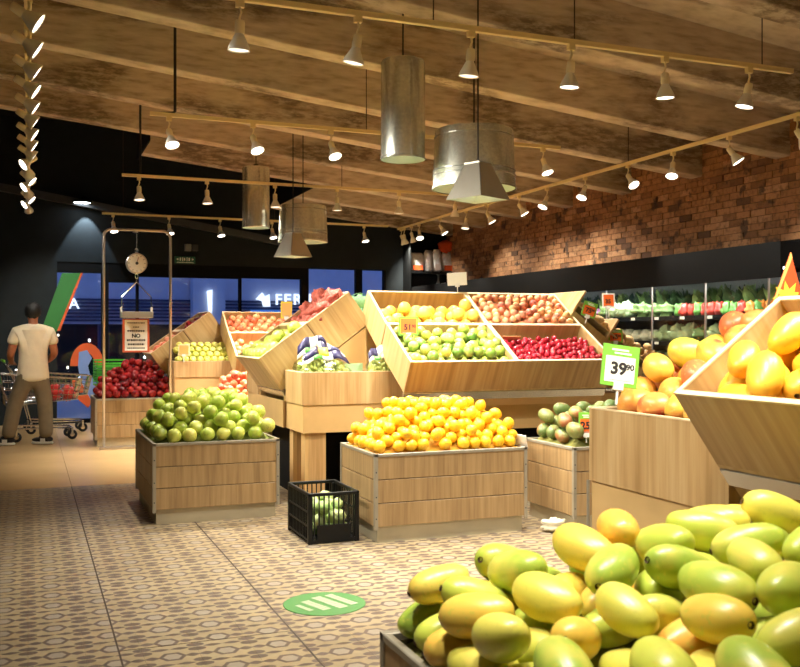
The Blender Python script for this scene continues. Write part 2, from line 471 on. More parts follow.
def build_ceiling():
    def slab(x0, x1, y0, y1):
        z0, z1 = ZB(x0) + .40, ZB(x1) + .40
        m = MB(); m.add([(x0, y0, z0), (x1, y0, z1), (x1, y1, z1), (x0, y1, z0), (x0, y0, z0 + .15), (x1, y0, z1 + .15), (x1, y1, z1 + .15), (x0, y1, z0 + .15)],
                        [(0, 3, 2, 1), (4, 5, 6, 7), (0, 1, 5, 4), (1, 2, 6, 5), (2, 3, 7, 6), (3, 0, 4, 7)])
        return m
    root = struct(slab(XL, WX + .3, YN, 11.2).build('ceiling', 'board_concrete'))
    slab(1.32, WX + .3, 11.2, 12.5).build('ceiling_panel', 'board_concrete', root)
    slab(3.7, WX + .3, 12.5, WY + .1).build('ceiling_panel', 'board_concrete', root)
    for Y, x0 in ((-0.7, XL), (0.6, XL), (1.9, XL), (3.2, XL), (4.5, XL), (5.8, XL), (7.1, XL), (8.38, XL), (9.68, XL), (11.0, XL), (12.3, 1.32), (13.6, 3.7), (14.9, 3.7)):
        x1 = WX + .2
        a, b2 = ZB(x0), ZB(x1)
        MB().add([(x0, Y, a), (x1, Y, b2), (x1, Y + .2, b2), (x0, Y + .2, a), (x0, Y, a + .41), (x1, Y, b2 + .41), (x1, Y + .2, b2 + .41), (x0, Y + .2, a + .41)],
                 [(0, 3, 2, 1), (4, 5, 6, 7), (0, 1, 5, 4), (1, 2, 6, 5), (2, 3, 7, 6), (3, 0, 4, 7)]).build('beam', 'board_concrete', root, bevel=.012)
    dk = MB().box(XL, 5.0, 11.2, WY + .1, 4.62, 4.75)
    struct(dk.build('ceiling_dark', 'black_paint'))
    # end cheeks where the concrete roof stops
    ck = MB().box(1.30, 1.319, 11.2, 12.5, 3.6, 4.7).box(3.68, 3.699, 12.5, WY, 3.4, 4.7)
    ck.box(XL, 1.32, 11.205, 11.22, ZB(XL) + .3, 4.7)
    struct(ck.build('ceiling_edge', 'black_paint'))
    struct(MB().box(1.32, 3.7, 12.505, 12.52, 3.7, 4.7).build('ceiling_edge', 'black_paint'))
build_ceiling()

def build_walls():
    w = struct(MB().box(WX, WX + .2, YN, WY + .1, 0, 4.4).build('wall_right', 'mortar'))
    L, Hc, g = 0.205, 0.0715, 0.007
    var = []
    rnd = random.Random(5)
    for k in range(6):
        t = .012 + .002 * k
        var.append(MB().box(-t, .0, g / 2, L - g / 2, g / 2, Hc - g / 2).mesh('brick', 'brick', fix=False))
    cells = []
    for r in range(19):
        z = 2.27 + r * Hc
        for k in range(-1, 46):
            y = 6.2 + k * L + (L / 2 if r % 2 else 0)
            if y + L > WY: continue
            if z + Hc > ZB(WX) + .42: continue
            p = px(WX, y + .1, z)
            cells.append((0 if p[0] < 808 else 1, y, z))
    cells.sort()
    for a, y, z in cells[:300]:
        o = link_mesh('brick', var[rnd.randrange(6)], w); o.location = (WX + .0005, y, z)
    mb = MB()
    for a, y, z in cells[300:]:
        t = .012 + .002 * rnd.randrange(6)
        mb.box(WX - t, WX, y + g / 2, y + L - g / 2, z + g / 2, z + Hc - g / 2)
    o = mb.build('brick_field', 'brick', w); o['kind'] = 'stuff'
    struct(MB().box(XL - .2, XL, YN, WY + .1, 0, 4.9).build('wall_left', 'charcoal'))
    struct(MB().box(XL, WX + .2, YN - .2, YN, 0, 4.9).build('wall_front', 'maple'))
    # back wall around the window band
    wb = MB()
    X0 = onY(57, 300, WY).x; XE = onY(386, 300, WY).x
    zt = onY(80, 262, WY).z
    wb.box(XL, X0, WY, WY + .2, 0, 4.75)
    wb.box(X0, XE, WY, WY + .2, zt, 4.75)
    wb.box(XE, WX, WY, WY + .2, 0, 4.4)
    struct(wb.build('wall_back', 'charcoal'))
    # black boxed heads of different depth and mullions
    edges = [(46, 57, 271), (57, 102, 272), (102, 137, 282), (137, 240, 276), (240, 302, 277), (302, 308, 264), (308, 357, 264), (357, 386, 263)]
    for n, (a, bq, yt) in enumerate(((57, 102, 272), (104, 137, 282), (137, 240, 276.5), (243, 302, 278), (308, 357, 265), (360, 385, 264))):
        p0 = onY(a, yt, WY); p1 = onY(bq, yt, WY); zt2 = min(p0.z, zt)
        root = struct(MB().box(p0.x, p1.x, WY + .06, WY + .075, .06, zt2).build('window_%d' % (n + 1), 'window_glass'))
        MB().box(p0.x - .02, p1.x + .02, WY + .005, WY + .12, zt2, zt + .02).build('window_head', 'black_paint', root)
        MB().box(p0.x - .02, p1.x + .02, WY + .02, WY + .12, 0, .06).build('window_sill', 'black_paint', root)
        MB().box(p1.x - .01, p1.x + (.10 if n in (0, 4) else .03 if n in (1, 2) else .12), WY + .01, WY + .12, .0, zt + .02).build('window_mullion', 'black_paint', root)
    # sloping grey ledge on the dark wall and the recessed downlight
    a, c = onY(-30, 185, WY - .06), onY(300, 249, WY - .06)
    struct(MB().add([(a.x, WY - .12, a.z), (c.x, WY - .12, c.z), (c.x, WY - .001, c.z), (a.x, WY - .001, a.z), (a.x, WY - .12, a.z + .11), (c.x, WY - .12, c.z + .11), (c.x, WY - .001, c.z + .11), (a.x, WY - .001, a.z + .11)],
             [(0, 3, 2, 1), (4, 5, 6, 7), (0, 1, 5, 4), (1, 2, 6, 5), (2, 3, 7, 6), (3, 0, 4, 7)]).build('trim_1', 'grey_bar'))
build_walls()

# ================================================================== LIGHT FITTINGS
def spot(parent, loc, rot, w, size=80, blend=0.7, col=WARM, rad=0.05, name='bulb_light'):
    l = bpy.data.lights.new(name, 'SPOT'); l.energy = w; l.color = col; l.spot_size = math.radians(size); l.spot_blend = blend
    l.shadow_soft_size = rad
    o = bpy.data.objects.new(name, l); COL.objects.link(o); o.parent = parent; o.location = loc; o.rotation_euler = rot
    return o
TZ = 3.15
LAMP = {}
def lamp_meshes():
    LAMP['adaptor'] = MB().box(-.022, .022, -.016, .016, -.035, 0).mesh('adaptor', 'cream_track')
    LAMP['arm'] = MB().tube([(0, 0, -.03), (.006, 0, -.06), (-.004, 0, -.09), (0, 0, -.115)], .007, 8).mesh('arm', 'cream_paint', True)
    LAMP['socket'] = MB().lathe([(0, .012), (.022, .012), (.026, 0), (.027, -.055), (.021, -.062), (0, -.062)], 14).mesh('socket', 'cream_paint', True)
    LAMP['shade'] = MB().lathe([(.022, -.058), (.028, -.07), (.04, -.095), (.055, -.125), (.061, -.145), (.0605, -.15), (.055, -.146), (.03, -.09), (.02, -.07)], 18).mesh('shade', 'lamp_white', True)
    LAMP['lens'] = MB().lathe([(0, -.149), (.03, -.1485), (.056, -.143)], 18).mesh('lens', 'lamp_lens', True)
    LAMP['lens_dim'] = MB().lathe([(0, -.149), (.03, -.1485), (.056, -.143)], 18).mesh('lens', 'lamp_lens_dim', True)
lamp_meshes()
LIGHT_LOG = []
def track_lamp(pos, aim, label, group, w=SPOT_W, dim=False, size=72, back=0.0):
    """aim: world direction the lamp points to"""
    t = thing('track_spotlight', label, 'spotlight', pos, (0, 0, 0), group)
    link_mesh('adaptor', LAMP['adaptor'], t)
    link_mesh('arm', LAMP['arm'], t)
    d = Vector(aim).normalized()
    rot = (-d).to_track_quat('Z', 'Y').to_euler()
    j = Vector((0, 0, -.115)) - d * back
    for nm in ('socket', 'shade'):
        o = link_mesh(nm, LAMP[nm], t); o.location = j; o.rotation_euler = rot
    o = link_mesh('lens', LAMP['lens_dim' if dim else 'lens'], t); o.location = j; o.rotation_euler = rot
    if w > 0:
        q = Vector(j) + d * .16
        spot(t, q, rot, w, size)
    return t
def rail(name, label, p0, p1, rods=(), cables=()):
    p0, p1 = Vector(p0), Vector(p1)
    d = (p1 - p0); horiz_x = abs(d.x) > abs(d.y)
    t = thing('lighting_track', label, 'track', p0)
    L = d.length
    m = MB()
    if horiz_x: m.box(0, L, -.017, .017, 0, .024).box(0, L, -.02, .02, .024, .03)
    else: m.box(-.017, .017, 0, L, 0, .024).box(-.02, .02, 0, L, .024, .03)
    m.build('channel', 'cream_track', t)
    for s in rods:
        x, y = (p0.x + s, p0.y) if horiz_x else (p0.x, p0.y + s)
        zt = (ZB(x) + .40) if not (y > 11.2 and x < 3.7) else 4.62
        for by in (-0.7, 0.6, 1.9, 3.2, 4.5, 5.8, 7.1, 8.38, 9.68, 11.0, 12.3, 13.6, 14.9):
            if by <= y <= by + .2: zt = ZB(x)
        MB().tube([(x - p0.x, y - p0.y, .02), (x - p0.x, y - p0.y, zt - p0.z)], .004, 6).build('suspension_rod', 'cable_brown', t)
    for s, zt, off in cables:
        x = p0.x + s
        MB().tube([(s - off, 0, .02), (s - .02, .01, .035), (s, 0, .05), (s, 0, zt - p0.z)], .012, 8).build('power_cable', 'cable_black', t, True)
    return t
def x_at(xp, Y): return onY(xp, 300, Y).x
def down(ax, ay): return (ax, ay, -1)
# nearest rail across the picture
rail('t', 'cream lighting rail crossing the top of the picture, nearest the camera', (x_at(150, 5.0), 5.0, TZ - .01), (x_at(792, 5.0), 5.0, TZ - .01), rods=(1.6, 2.55, 4.02))
for k, (xp, ax, ay, dim) in enumerate(((240, -.02, .10, 1), (358, -.15, .14, 1), (471, -.05, .12, 1), (571, -.03, .08, 0), (665, .05, .05, 0), (749, -.18, .12, 0))):
    track_lamp((x_at(xp, 5.0), 5.0, TZ - .01), down(ax, ay), 'cream track spotlight, %s from left on the nearest cross rail' % ORD[k], 'spotlights on the nearest rail', dim=bool(dim), w=SPOT_W * .65)
# second rail
rail('t', 'cream lighting rail passing behind the tall cylinder pendant', (x_at(150, 8.0), 8.0, TZ + .02), (x_at(560, 8.0), 8.0, TZ + .02), rods=(1.9,), cables=((x_at(175, 8.0) - x_at(150, 8.0), 4.0, .17),))
for k, (xp, ax, ay) in enumerate(((169, .15, -.45), (253, .2, -.5), (331, .15, -.5), (452, .1, -.4), (543, .15, -.4))):  # the lamp behind the drum is unseen, added to light the peaches
    track_lamp((x_at(xp, 8.0), 8.0, TZ + .02), down(ax, ay), 'lit cream spotlight, %s from left on the second rail' % ORD[k], 'spotlights on the second rail')
# third rail
rail('t', 'cream lighting rail in front of the short cylinder pendant', (x_at(122, 11.0), 11.0, TZ - .01), (x_at(470, 11.0), 11.0, TZ - .01), rods=(2.6,), cables=((.2, 4.25, .02),))
for k, xp in enumerate((139, 207, 275, 337, 399, 455)):
    track_lamp((x_at(xp, 11.0), 11.0, TZ - .01), down(.03, -.12 + .05 * k), 'cream spotlight pointing down, %s from left on the third rail' % ORD[k], 'spotlights on the third rail', dim=True, w=SPOT_W * 1.3)
# fourth rail
rail('t', 'farthest cream lighting rail in front of the dark window wall', (x_at(102, 14.5), 14.5, TZ - .02), (x_at(388, 14.5), 14.5, TZ - .02), rods=(.3, 2.6))
for k, xp in enumerate((113, 169, 220, 272, 364)):
    track_lamp((x_at(xp, 14.5), 14.5, TZ - .02), down(.1, -.3), 'lit spotlight, %s from left on the farthest rail' % ORD[k], 'spotlights on the farthest rail', w=SPOT_W)
# rail along the brick wall
RX = 5.9
rail('t', 'cream lighting rail running along the brick wall', (RX, 3.0, TZ), (RX, 15.0, TZ), rods=(5.35, 9.6))
for k, (xp, ax, ay) in enumerate(((797, .5, -.3), (729, .5, -.45), (673, -.35, -.3), (628, .1, -.8), (585, -.5, -.2), (547, -.55, -.1), (519, .5, -.35), (487, .5, -.3), (466, -.15, -.1), (440, .5, -.4), (419, -.1, -.6), (404, .3, .25), (389, .4, .2), (375, .5, .1))):
    Y = onX(xp, 200, RX).y
    if Y > 14.9: Y = 14.9 - .42 * (13 - k) * 0 - .0
    if k == 12: Y = 14.4
    if k == 13: Y = 14.85
    track_lamp((RX, Y, TZ), down(ax, ay), 'spotlight on the brick-wall rail, %s counting from the right edge' % ORD[k], 'spotlights along the brick wall', w=SPOT_W * .6, dim=k in (8, 11, 12, 13), size=110 if ax > .4 else 72)
# rail overhead on the left, seen end-on as a column of lamps
rail('t', 'cream lighting rail seen end-on at the upper left', (0.0, 2.2, TZ), (0.0, 13.9, TZ), rods=(2.5, 8.0))
for k in range(17):
    Y = 5.35 + .5 * k
    sx = .9 if k % 3 != 2 else -.35
    track_lamp((0.0, Y, TZ), ((.78, -.04 + .05 * (k % 3), -.5) if k < 9 else ((-.6, -.25, -.45), (.15, .6, -.6), (.6, -.15, -.55))[k % 3]), 'spotlight in the end-on column at upper left, %s from the top' % ORD[k], 'column of spotlights at upper left', w=SPOT_W * .6, size=72, back=.085)
for k in range(4):  # lamps out of view, added to brighten the cabinet's left face
    track_lamp((0.0, 2.6 + .6 * k, TZ), (.85, .05, -.6), 'added unseen spotlight on the end-on rail before the column, %s from the camera' % ORD[k], 'added end-on rail spotlights above the frame', w=SPOT_W * .6, size=66)
# the same rails go on towards the camera, above the frame
rail('t', 'cream lighting rail above the foreground mango bin', (0.2, 2.0, TZ), (5.4, 2.0, TZ), rods=(1.0, 4.0))
for k, X in enumerate((0.5, 1.2, 1.9, 2.6, 3.4, 4.4)):
    track_lamp((X, 2.0, TZ), down((-.05, -.1, .05, .1, -.3, -.1)[k], (.1, .05, .25, .4, .4, .2)[k]), 'cream spotlight over the foreground mangoes, %s from left' % ORD[k], 'spotlights over the foreground', w=SPOT_W * .85, size=85)

def pendant_cable(t, z, x=0, y=0, X=0, n='cable'):
    zt = ZB(X) + .2
    MB().tube([(x, y, 0), (x, y, zt - z)], .006, 6).build(n, 'cable_black', t)
def bulb(t, z, w):
    MB().lathe([(0, -.075), (.03, -.065), (.042, -.03), (.035, .01), (.018, .04), (.016, .08), (0, .08)], 14, (0, 0, z)).build('bulb', 'pendant_bulb', t, True)
    spot(t, (0, 0, .01), (0, 0, 0), w, 125, .6, (1, .93, .78), .06)
def cylinder_pendant(xp, yb, Y, dia, h, label):
    p = onY(xp, yb, Y)
    t = thing('cylinder_pendant', label, 'pendant lamp', (p.x, Y, p.z))
    r = dia / 2
    MB().lathe([(r, 0), (r, h), (r * .96, h + .012), (.03, h + .014)], 40).build('shade', 'galvanised', t, True)
    smooth_angle(t.children[-1])
    MB().lathe([(r - .004, .001), (r - .004, h - .01), (0, h - .01)], 40).build('shade_lining', 'shade_inner', t, True)
    MB().box(-.008, .008, -r - .003, -r + .004, .01, h - .01).build('seam', 'galvanised', t)
    MB().lathe([(r, 0), (r + .003, .004), (r + .003, .014), (r, .018)], 40).build('rim', 'galvanised', t, True)
    MB().lathe([(0, h + .05), (.03, h + .05), (.032, h + .01), (0, h + .01)], 14).build('cap', 'black_plastic', t)
    MB().tube([(0, 0, h + .04), (0, 0, ZB(p.x) + .38 - p.z)], .006, 6).build('cable', 'cable_black', t)
    bulb(t, h * .35, PEND_W)
def drum_pendant(xp, yb, Y, dia, h, label):
    p = onY(xp, yb, Y)
    t = thing('drum_pendant', label, 'pendant lamp', (p.x, Y, p.z))
    r = dia / 2
    MB().lathe([(r * 1.03, 0), (r * 1.025, h * .02), (r * .97, h * .98), (r * .96, h), (.05, h + .01)], 48).build('shade', 'galvanised', t, True)
    smooth_angle(t.children[-1])
    MB().lathe([(r * 1.03 - .006, .001), (r * .96 - .006, h - .01), (0, h - .01)], 48).build('shade_lining', 'shade_inner', t, True)
    for zz, rr in ((.88, .975), (.30, 1.01), (.22, 1.013)):
        MB().lathe([(r * rr - .002, h * zz - .008), (r * rr + .006, h * zz), (r * rr - .002, h * zz + .008)], 48).build('ridge', 'galvanised', t, True)
    MB().lathe([(r * 1.03, -.004), (r * 1.03 + .006, .003), (r * 1.03, .012)], 48).build('rim', 'galvanised', t, True)
    MB().tube([(0, 0, h), (0, 0, ZB(p.x) + .38 - p.z)], .006, 6).build('cable', 'cable_black', t)
    bulb(t, h * .4, PEND_W * 1.4)
def pyramid_pendant(xp, yb, Y, base, top, h, label):
    p = onY(xp, yb, Y)
    t = thing('pyramid_pendant', label, 'pendant lamp', (p.x, Y, p.z), (0, 0, math.radians(24)))
    for k in range(4):
        a = k * PI / 2
        def R(x, y, z): return (x * math.cos(a) - y * math.sin(a), x * math.sin(a) + y * math.cos(a), z)
        b, q = base / 2, top / 2
        MB().add([R(-b, -b, 0), R(b, -b, 0), R(q, -q, h), R(-q, -q, h), R(-b, -b + .004, 0), R(b, -b + .004, 0), R(q, -q + .004, h), R(-q, -q + .004, h)],
                 [(0, 1, 2, 3), (7, 6, 5, 4), (0, 4, 5, 1), (3, 2, 6, 7), (0, 3, 7, 4), (1, 5, 6, 2)]).build('shade_panel', 'cone_metal', t)
    b, q = base / 2 - .008, top / 2 - .008
    MB().add([(-b, -b, .002), (b, -b, .002), (b, b, .002), (-b, b, .002), (-q, -q, h - .008), (q, -q, h - .008), (q, q, h - .008), (-q, q, h - .008)],
             [(0, 1, 5, 4), (1, 2, 6, 5), (2, 3, 7, 6), (3, 0, 4, 7), (4, 5, 6, 7)]).build('shade_lining', 'shade_inner', t)
    MB().box(-top / 2, top / 2, -top / 2, top / 2, h, h + .012).build('cap', 'cone_metal', t)
    MB().tube([(0, 0, h), (0, 0, ZB(p.x) + .38 - p.z)], .006, 6).build('cable', 'cable_black', t)
    bulb(t, h * .45, PEND_W)
cylinder_pendant(403, 160, 6.4, .325, .71, 'tall galvanised cylinder pendant lamp beside the big drum')
drum_pendant(474, 189, 6.3, .60, .43, 'big galvanised drum pendant lamp behind a metal pyramid shade')
pyramid_pendant(478, 200, 5.75, .31, .13, .24, 'metal pyramid pendant lamp in front of the big drum')
cylinder_pendant(256, 228, 11.25, .33, .72, 'smaller-looking galvanised cylinder pendant farther back at left')
drum_pendant(303, 242, 10.9, .575, .43, 'distant galvanised drum pendant lamp near the windows')
pyramid_pendant(293, 257, 10.35, .31, .13, .26, 'distant metal pyramid pendant lamp in front of the small drum')

def downlight():
    p = onY(82, 203, WY - .22)
    t = thing('downlight', 'round white downlight glowing against the dark wall', 'ceiling light', p)
    MB().lathe([(.13, .0), (.135, .02), (.12, .05), (0, .05)], 28).build('trim_ring', 'charcoal', t)
    MB().lathe([(0, .004), (.12, .004)], 28).build('diffuser', emis('downlight_face', (.86, .95, 1), 14), t)
    MB().box(-.02, .02, -.02, .25, .05, .09).build('bracket', 'black_paint', t)
    spot(t, (.06, .06, -.02), (math.radians(12), 0, 0), 110, 62, .25, (.72, .88, 1), .02)
downlight()

# ================================================================== PACKING
def pack(chain, xr, yr, base, thick, seed, nmax=400, cand=160, pitch=0.0, roll=True, gap=1.0, pad=0.0, sphere=False):
    """rest bodies (chains of spheres along local x) one by one at the lowest free spot of a batch of random spots;
    base(x, y) is the surface they lie on, thick how far above it the last ones may lie. returns [(pos, Matrix3)]"""
    rng = np.random.default_rng(seed)
    T = np.array([c[0] for c in chain]); R = np.array([c[1] for c in chain]); K = len(chain)
    rmax = R.max()
    PC = np.zeros((0, 3)); PR = np.zeros((0,)); BC = np.zeros((0, 3)); out = []
    fails = 0
    def rest(x, y, ya, pi_):
        n_ = len(x)
        ax = np.stack([np.cos(ya) * np.cos(pi_), np.sin(ya) * np.cos(pi_), np.sin(pi_)], 1)
        off = T[None, :, None] * ax[:, None, :]
        sx = x[:, None] + off[..., 0]; sy = y[:, None] + off[..., 1]
        ok = ((sx - R > xr[0]) & (sx + R < xr[1]) & (sy - R > yr[0]) & (sy + R < yr[1])).all(1)
        h = (base(sx, sy) + R[None, :] - off[..., 2]).max(1)
        if len(PC):
            dx = sx[:, :, None] - PC[None, None, :, 0]; dy = sy[:, :, None] - PC[None, None, :, 1]
            rr = (R[None, :, None] + PR[None, None, :]) * gap
            d2 = rr * rr - dx * dx - dy * dy
            zz = np.where(d2 > 0, PC[None, None, :, 2] + np.sqrt(np.maximum(d2, 0)) - off[..., 2][:, :, None], -9)
            h = np.maximum(h, zz.reshape(n_, -1).max(1))
        ex = np.where(ok, h - base(x, y) - rmax, 99)
        gw = np.minimum(np.minimum(x - xr[0], xr[1] - x), np.minimum(y - yr[0], yr[1] - y)) - rmax
        if len(BC):
            dd = np.sqrt((x[:, None] - BC[None, :, 0]) ** 2 + (y[:, None] - BC[None, :, 1]) ** 2 + (h[:, None] - BC[None, :, 2]) ** 2) - 2 * rmax
            dd = np.sort(np.concatenate([dd, gw[:, None], np.full((n_, 1), .3)], 1), 1)
            gaps = np.clip(dd[:, 0], 0, .3) + np.clip(dd[:, 1], 0, .3)
        else: gaps = gw
        return ex, ex + .35 * gaps, h, ax, off
    while len(out) < nmax and fails < 3:
        x = rng.uniform(xr[0] + rmax + pad, xr[1] - rmax - pad, cand); y = rng.uniform(yr[0] + rmax + pad, yr[1] - rmax - pad, cand)
        ya = rng.uniform(0, 2 * PI, cand); pi_ = rng.uniform(-pitch, pitch, cand)
        ex, sco, h, ax, off = rest(x, y, ya, pi_)
        for sg in (.6, .3, .12):                                          # roll into the nearest hollow
            i = int(np.argmin(sco)); m_ = 60
            if ex[i] > 90: break
            x2 = x[i] + np.concatenate([[0], rng.normal(0, sg * rmax, m_)]); y2 = y[i] + np.concatenate([[0], rng.normal(0, sg * rmax, m_)])
            a2 = ya[i] + np.concatenate([[0], rng.normal(0, sg, m_)]); p2 = np.clip(pi_[i] + np.concatenate([[0], rng.normal(0, sg * .4, m_)]), -pitch, pitch)
            x, y, ya, pi_ = x2, y2, a2, p2
            ex, sco, h, ax, off = rest(x, y, ya, pi_)
        i = int(np.argmin(sco))
        if ex[i] > thick: fails += 1; continue
        fails = 0
        p = np.array([x[i], y[i], h[i]])
        BC = np.vstack([BC, p[None, :]])
        PC = np.vstack([PC, p[None, :] + off[i]]); PR = np.concatenate([PR, R])
        if sphere:
            q = rng.normal(size=4); q /= np.linalg.norm(q)
            from mathutils import Quaternion
            M = Quaternion(q.tolist()).to_matrix()
        else:
            a = Vector(ax[i].tolist()); up = Vector((0, 0, 1)); s = up.cross(a).normalized(); u = a.cross(s)
            M = Matrix((a, s, u)).transposed() @ Matrix.Rotation(rng.uniform(-.5, .5) if not roll else rng.uniform(0, 2 * PI), 3, 'X')
        out.append((Vector(p.tolist()), M))
    return out
def spawn(meshes, name, label, cat, group, places, world=Matrix.Identity(4), kids=(), jit=0.07, seed=1):
    rnd = random.Random(seed)
    first = True
    for k, (p, M) in enumerate(places):
        o = link_mesh(name, meshes[rnd.randrange(len(meshes))])
        s = 1 - rnd.random() * jit
        o.matrix_world = world @ (Matrix.Translation(p) @ M.to_4x4() @ Matrix.Scale(s, 4))
        tag(o, label, cat, group)
        for (nm, me) in kids: link_mesh(nm, me, o)

# ------------------------------------------------------------------ fruit shapes
def fruit_mesh(name, fn, mat, nu=16, nv=11):
    return MB().blob(fn, nu, nv).mesh(name, mat, True)
def mango_fn(a, b, c, k=1.0):
    def fn(d):
        x = d.x; t = 1 - .10 * x * k + .05 * x * x
        flat = 1 - .07 * max(0, x) ** 4
        return Vector((a * x * flat, b * d.y * t, c * d.z * t + .10 * c * k * (x * x - .4) + (.05 * c * max(0, x) ** 3)))
    return fn
def apple_fn(r, dim=.28):
    def fn(d):
        th = math.acos(max(-1, min(1, d.z)))
        q = 1 - dim * math.exp(-(th / .42) ** 2) - dim * .6 * math.exp(-((PI - th) / .35) ** 2)
        tap = 1 + .06 * d.z
        return Vector((d.x * r * 1.03 * tap, d.y * r * 1.03 * tap, d.z * r * q))
    return fn
def pear_fn(r):
    def fn(d):
        z = d.z
        w = 1 - .34 * max(0, z) ** 1.4
        th = math.acos(max(-1, min(1, -z)))
        q = 1 - .15 * math.exp(-(th / .3) ** 2)
        return Vector((d.x * r * w, d.y * r * w, z * r * (1.18 if z > 0 else q)))
    return fn
def citrus_fn(r, tip=.0, long=1.0):
    def fn(d):
        z = d.z; e = 1 + tip * (max(0, abs(z) - .86) / .14) ** 1.5
        return Vector((d.x * r, d.y * r, z * r * long * e))
    return fn
def peach_fn(r):
    def fn(d):
        a = math.atan2(d.y, d.x)
        cl = .07 * math.exp(-(a / .25) ** 2) * (1 - abs(d.z) * .3)
        th = math.acos(max(-1, min(1, d.z)))
        q = 1 - cl - .16 * math.exp(-(th / .35) ** 2)
        return d * (r * q)
    return fn
fruit_mat('mango_green_skin', [(0, srgb(158, 184, 70)), (.3, srgb(186, 202, 78)), (.6, srgb(208, 212, 90)), (.82, srgb(226, 210, 90)), (.92, srgb(238, 196, 84)), (1, srgb(240, 176, 78))], srgb(232, 216, 104), .5, .74, 9, .33, srgb(206, 200, 84), sss=.05)
fruit_mat('mango_yellow_skin', [(0, srgb(244, 186, 50)), (.5, srgb(250, 206, 70)), (1, srgb(246, 176, 48))], srgb(244, 172, 50), .55, .8, 7, .35, srgb(236, 176, 56), sss=.08)
fruit_mat('mango_red_skin', [(0, srgb(204, 196, 72)), (.3, srgb(238, 196, 76)), (.6, srgb(238, 176, 80)), (.82, srgb(224, 120, 70)), (.9, srgb(208, 80, 56)), (1, srgb(196, 200, 80))], srgb(212, 82, 56), .52, .72, 8, .35, srgb(226, 190, 110), sss=.06)
fruit_mat('mango_dark_skin', [(0, srgb(72, 96, 50)), (.5, srgb(104, 120, 62)), (1, srgb(150, 138, 72))], srgb(150, 92, 54), .54, .7, 8, .42, srgb(150, 150, 90))
fruit_mat('pear_skin', [(0, srgb(146, 172, 52)), (.5, srgb(176, 196, 76)), (1, srgb(204, 206, 98))], srgb(214, 204, 104), .52, .78, 8, .36, srgb(130, 140, 60))
fruit_mat('lemon_skin', [(0, srgb(246, 184, 30)), (.6, srgb(252, 204, 44)), (1, srgb(248, 192, 34))], srgb(232, 168, 34), .55, .8, 9, .42, srgb(220, 160, 30))
fruit_mat('lime_skin', [(0, srgb(84, 124, 44)), (.3, srgb(134, 164, 64)), (.7, srgb(182, 194, 84)), (1, srgb(206, 200, 84))], srgb(226, 216, 128), .5, .75, 10, .36, srgb(110, 130, 56))
fruit_mat('orange_skin', [(0, srgb(248, 190, 60)), (.4, srgb(248, 212, 92)), (1, srgb(242, 216, 100))], srgb(246, 186, 60), .55, .8, 7, .42, srgb(226, 160, 50))
fruit_mat('plum_skin', [(0, srgb(150, 22, 40)), (.5, srgb(188, 34, 54)), (1, srgb(206, 52, 70))], srgb(222, 86, 84), .56, .76, 16, .25)
fruit_mat('peach_skin', [(0, srgb(226, 140, 112)), (.4, srgb(244, 172, 130)), (.75, srgb(250, 200, 136)), (1, srgb(218, 126, 112))], srgb(250, 204, 124), .5, .7, 14, .55)
fruit_mat('nectarine_skin', [(0, srgb(206, 84, 56)), (.5, srgb(232, 124, 84)), (1, srgb(240, 160, 110))], srgb(246, 190, 130), .5, .7, 14, .4)
fruit_mat('apple_red_skin', [(0, srgb(110, 14, 20)), (.6, srgb(146, 24, 28)), (1, srgb(172, 44, 38))], srgb(196, 76, 56), .58, .8, 12, .22)
fruit_mat('apple_yellow_skin', [(0, srgb(206, 206, 82)), (1, srgb(228, 220, 110))], srgb(186, 196, 70), .55, .75, 9, .32)
fruit_mat('apple_green_skin', [(0, srgb(168, 192, 70)), (1, srgb(206, 212, 104))], srgb(222, 210, 120), .55, .75, 9, .32)
fruit_mat('potato_skin', [(0, srgb(186, 146, 92)), (1, srgb(214, 178, 122))], srgb(150, 112, 70), .55, .8, 18, .7)
plain('stem_brown', srgb(74, 52, 28), .8)
plain('calyx_dark', srgb(96, 84, 40), .8)

mango_scar = MB().lathe([(0, .0), (.008, -.001), (.009, -.004)], 8, axis='x').mesh('stem_scar', 'stem_brown', True)
for vtx in mango_scar.vertices: vtx.co.x += -.0985

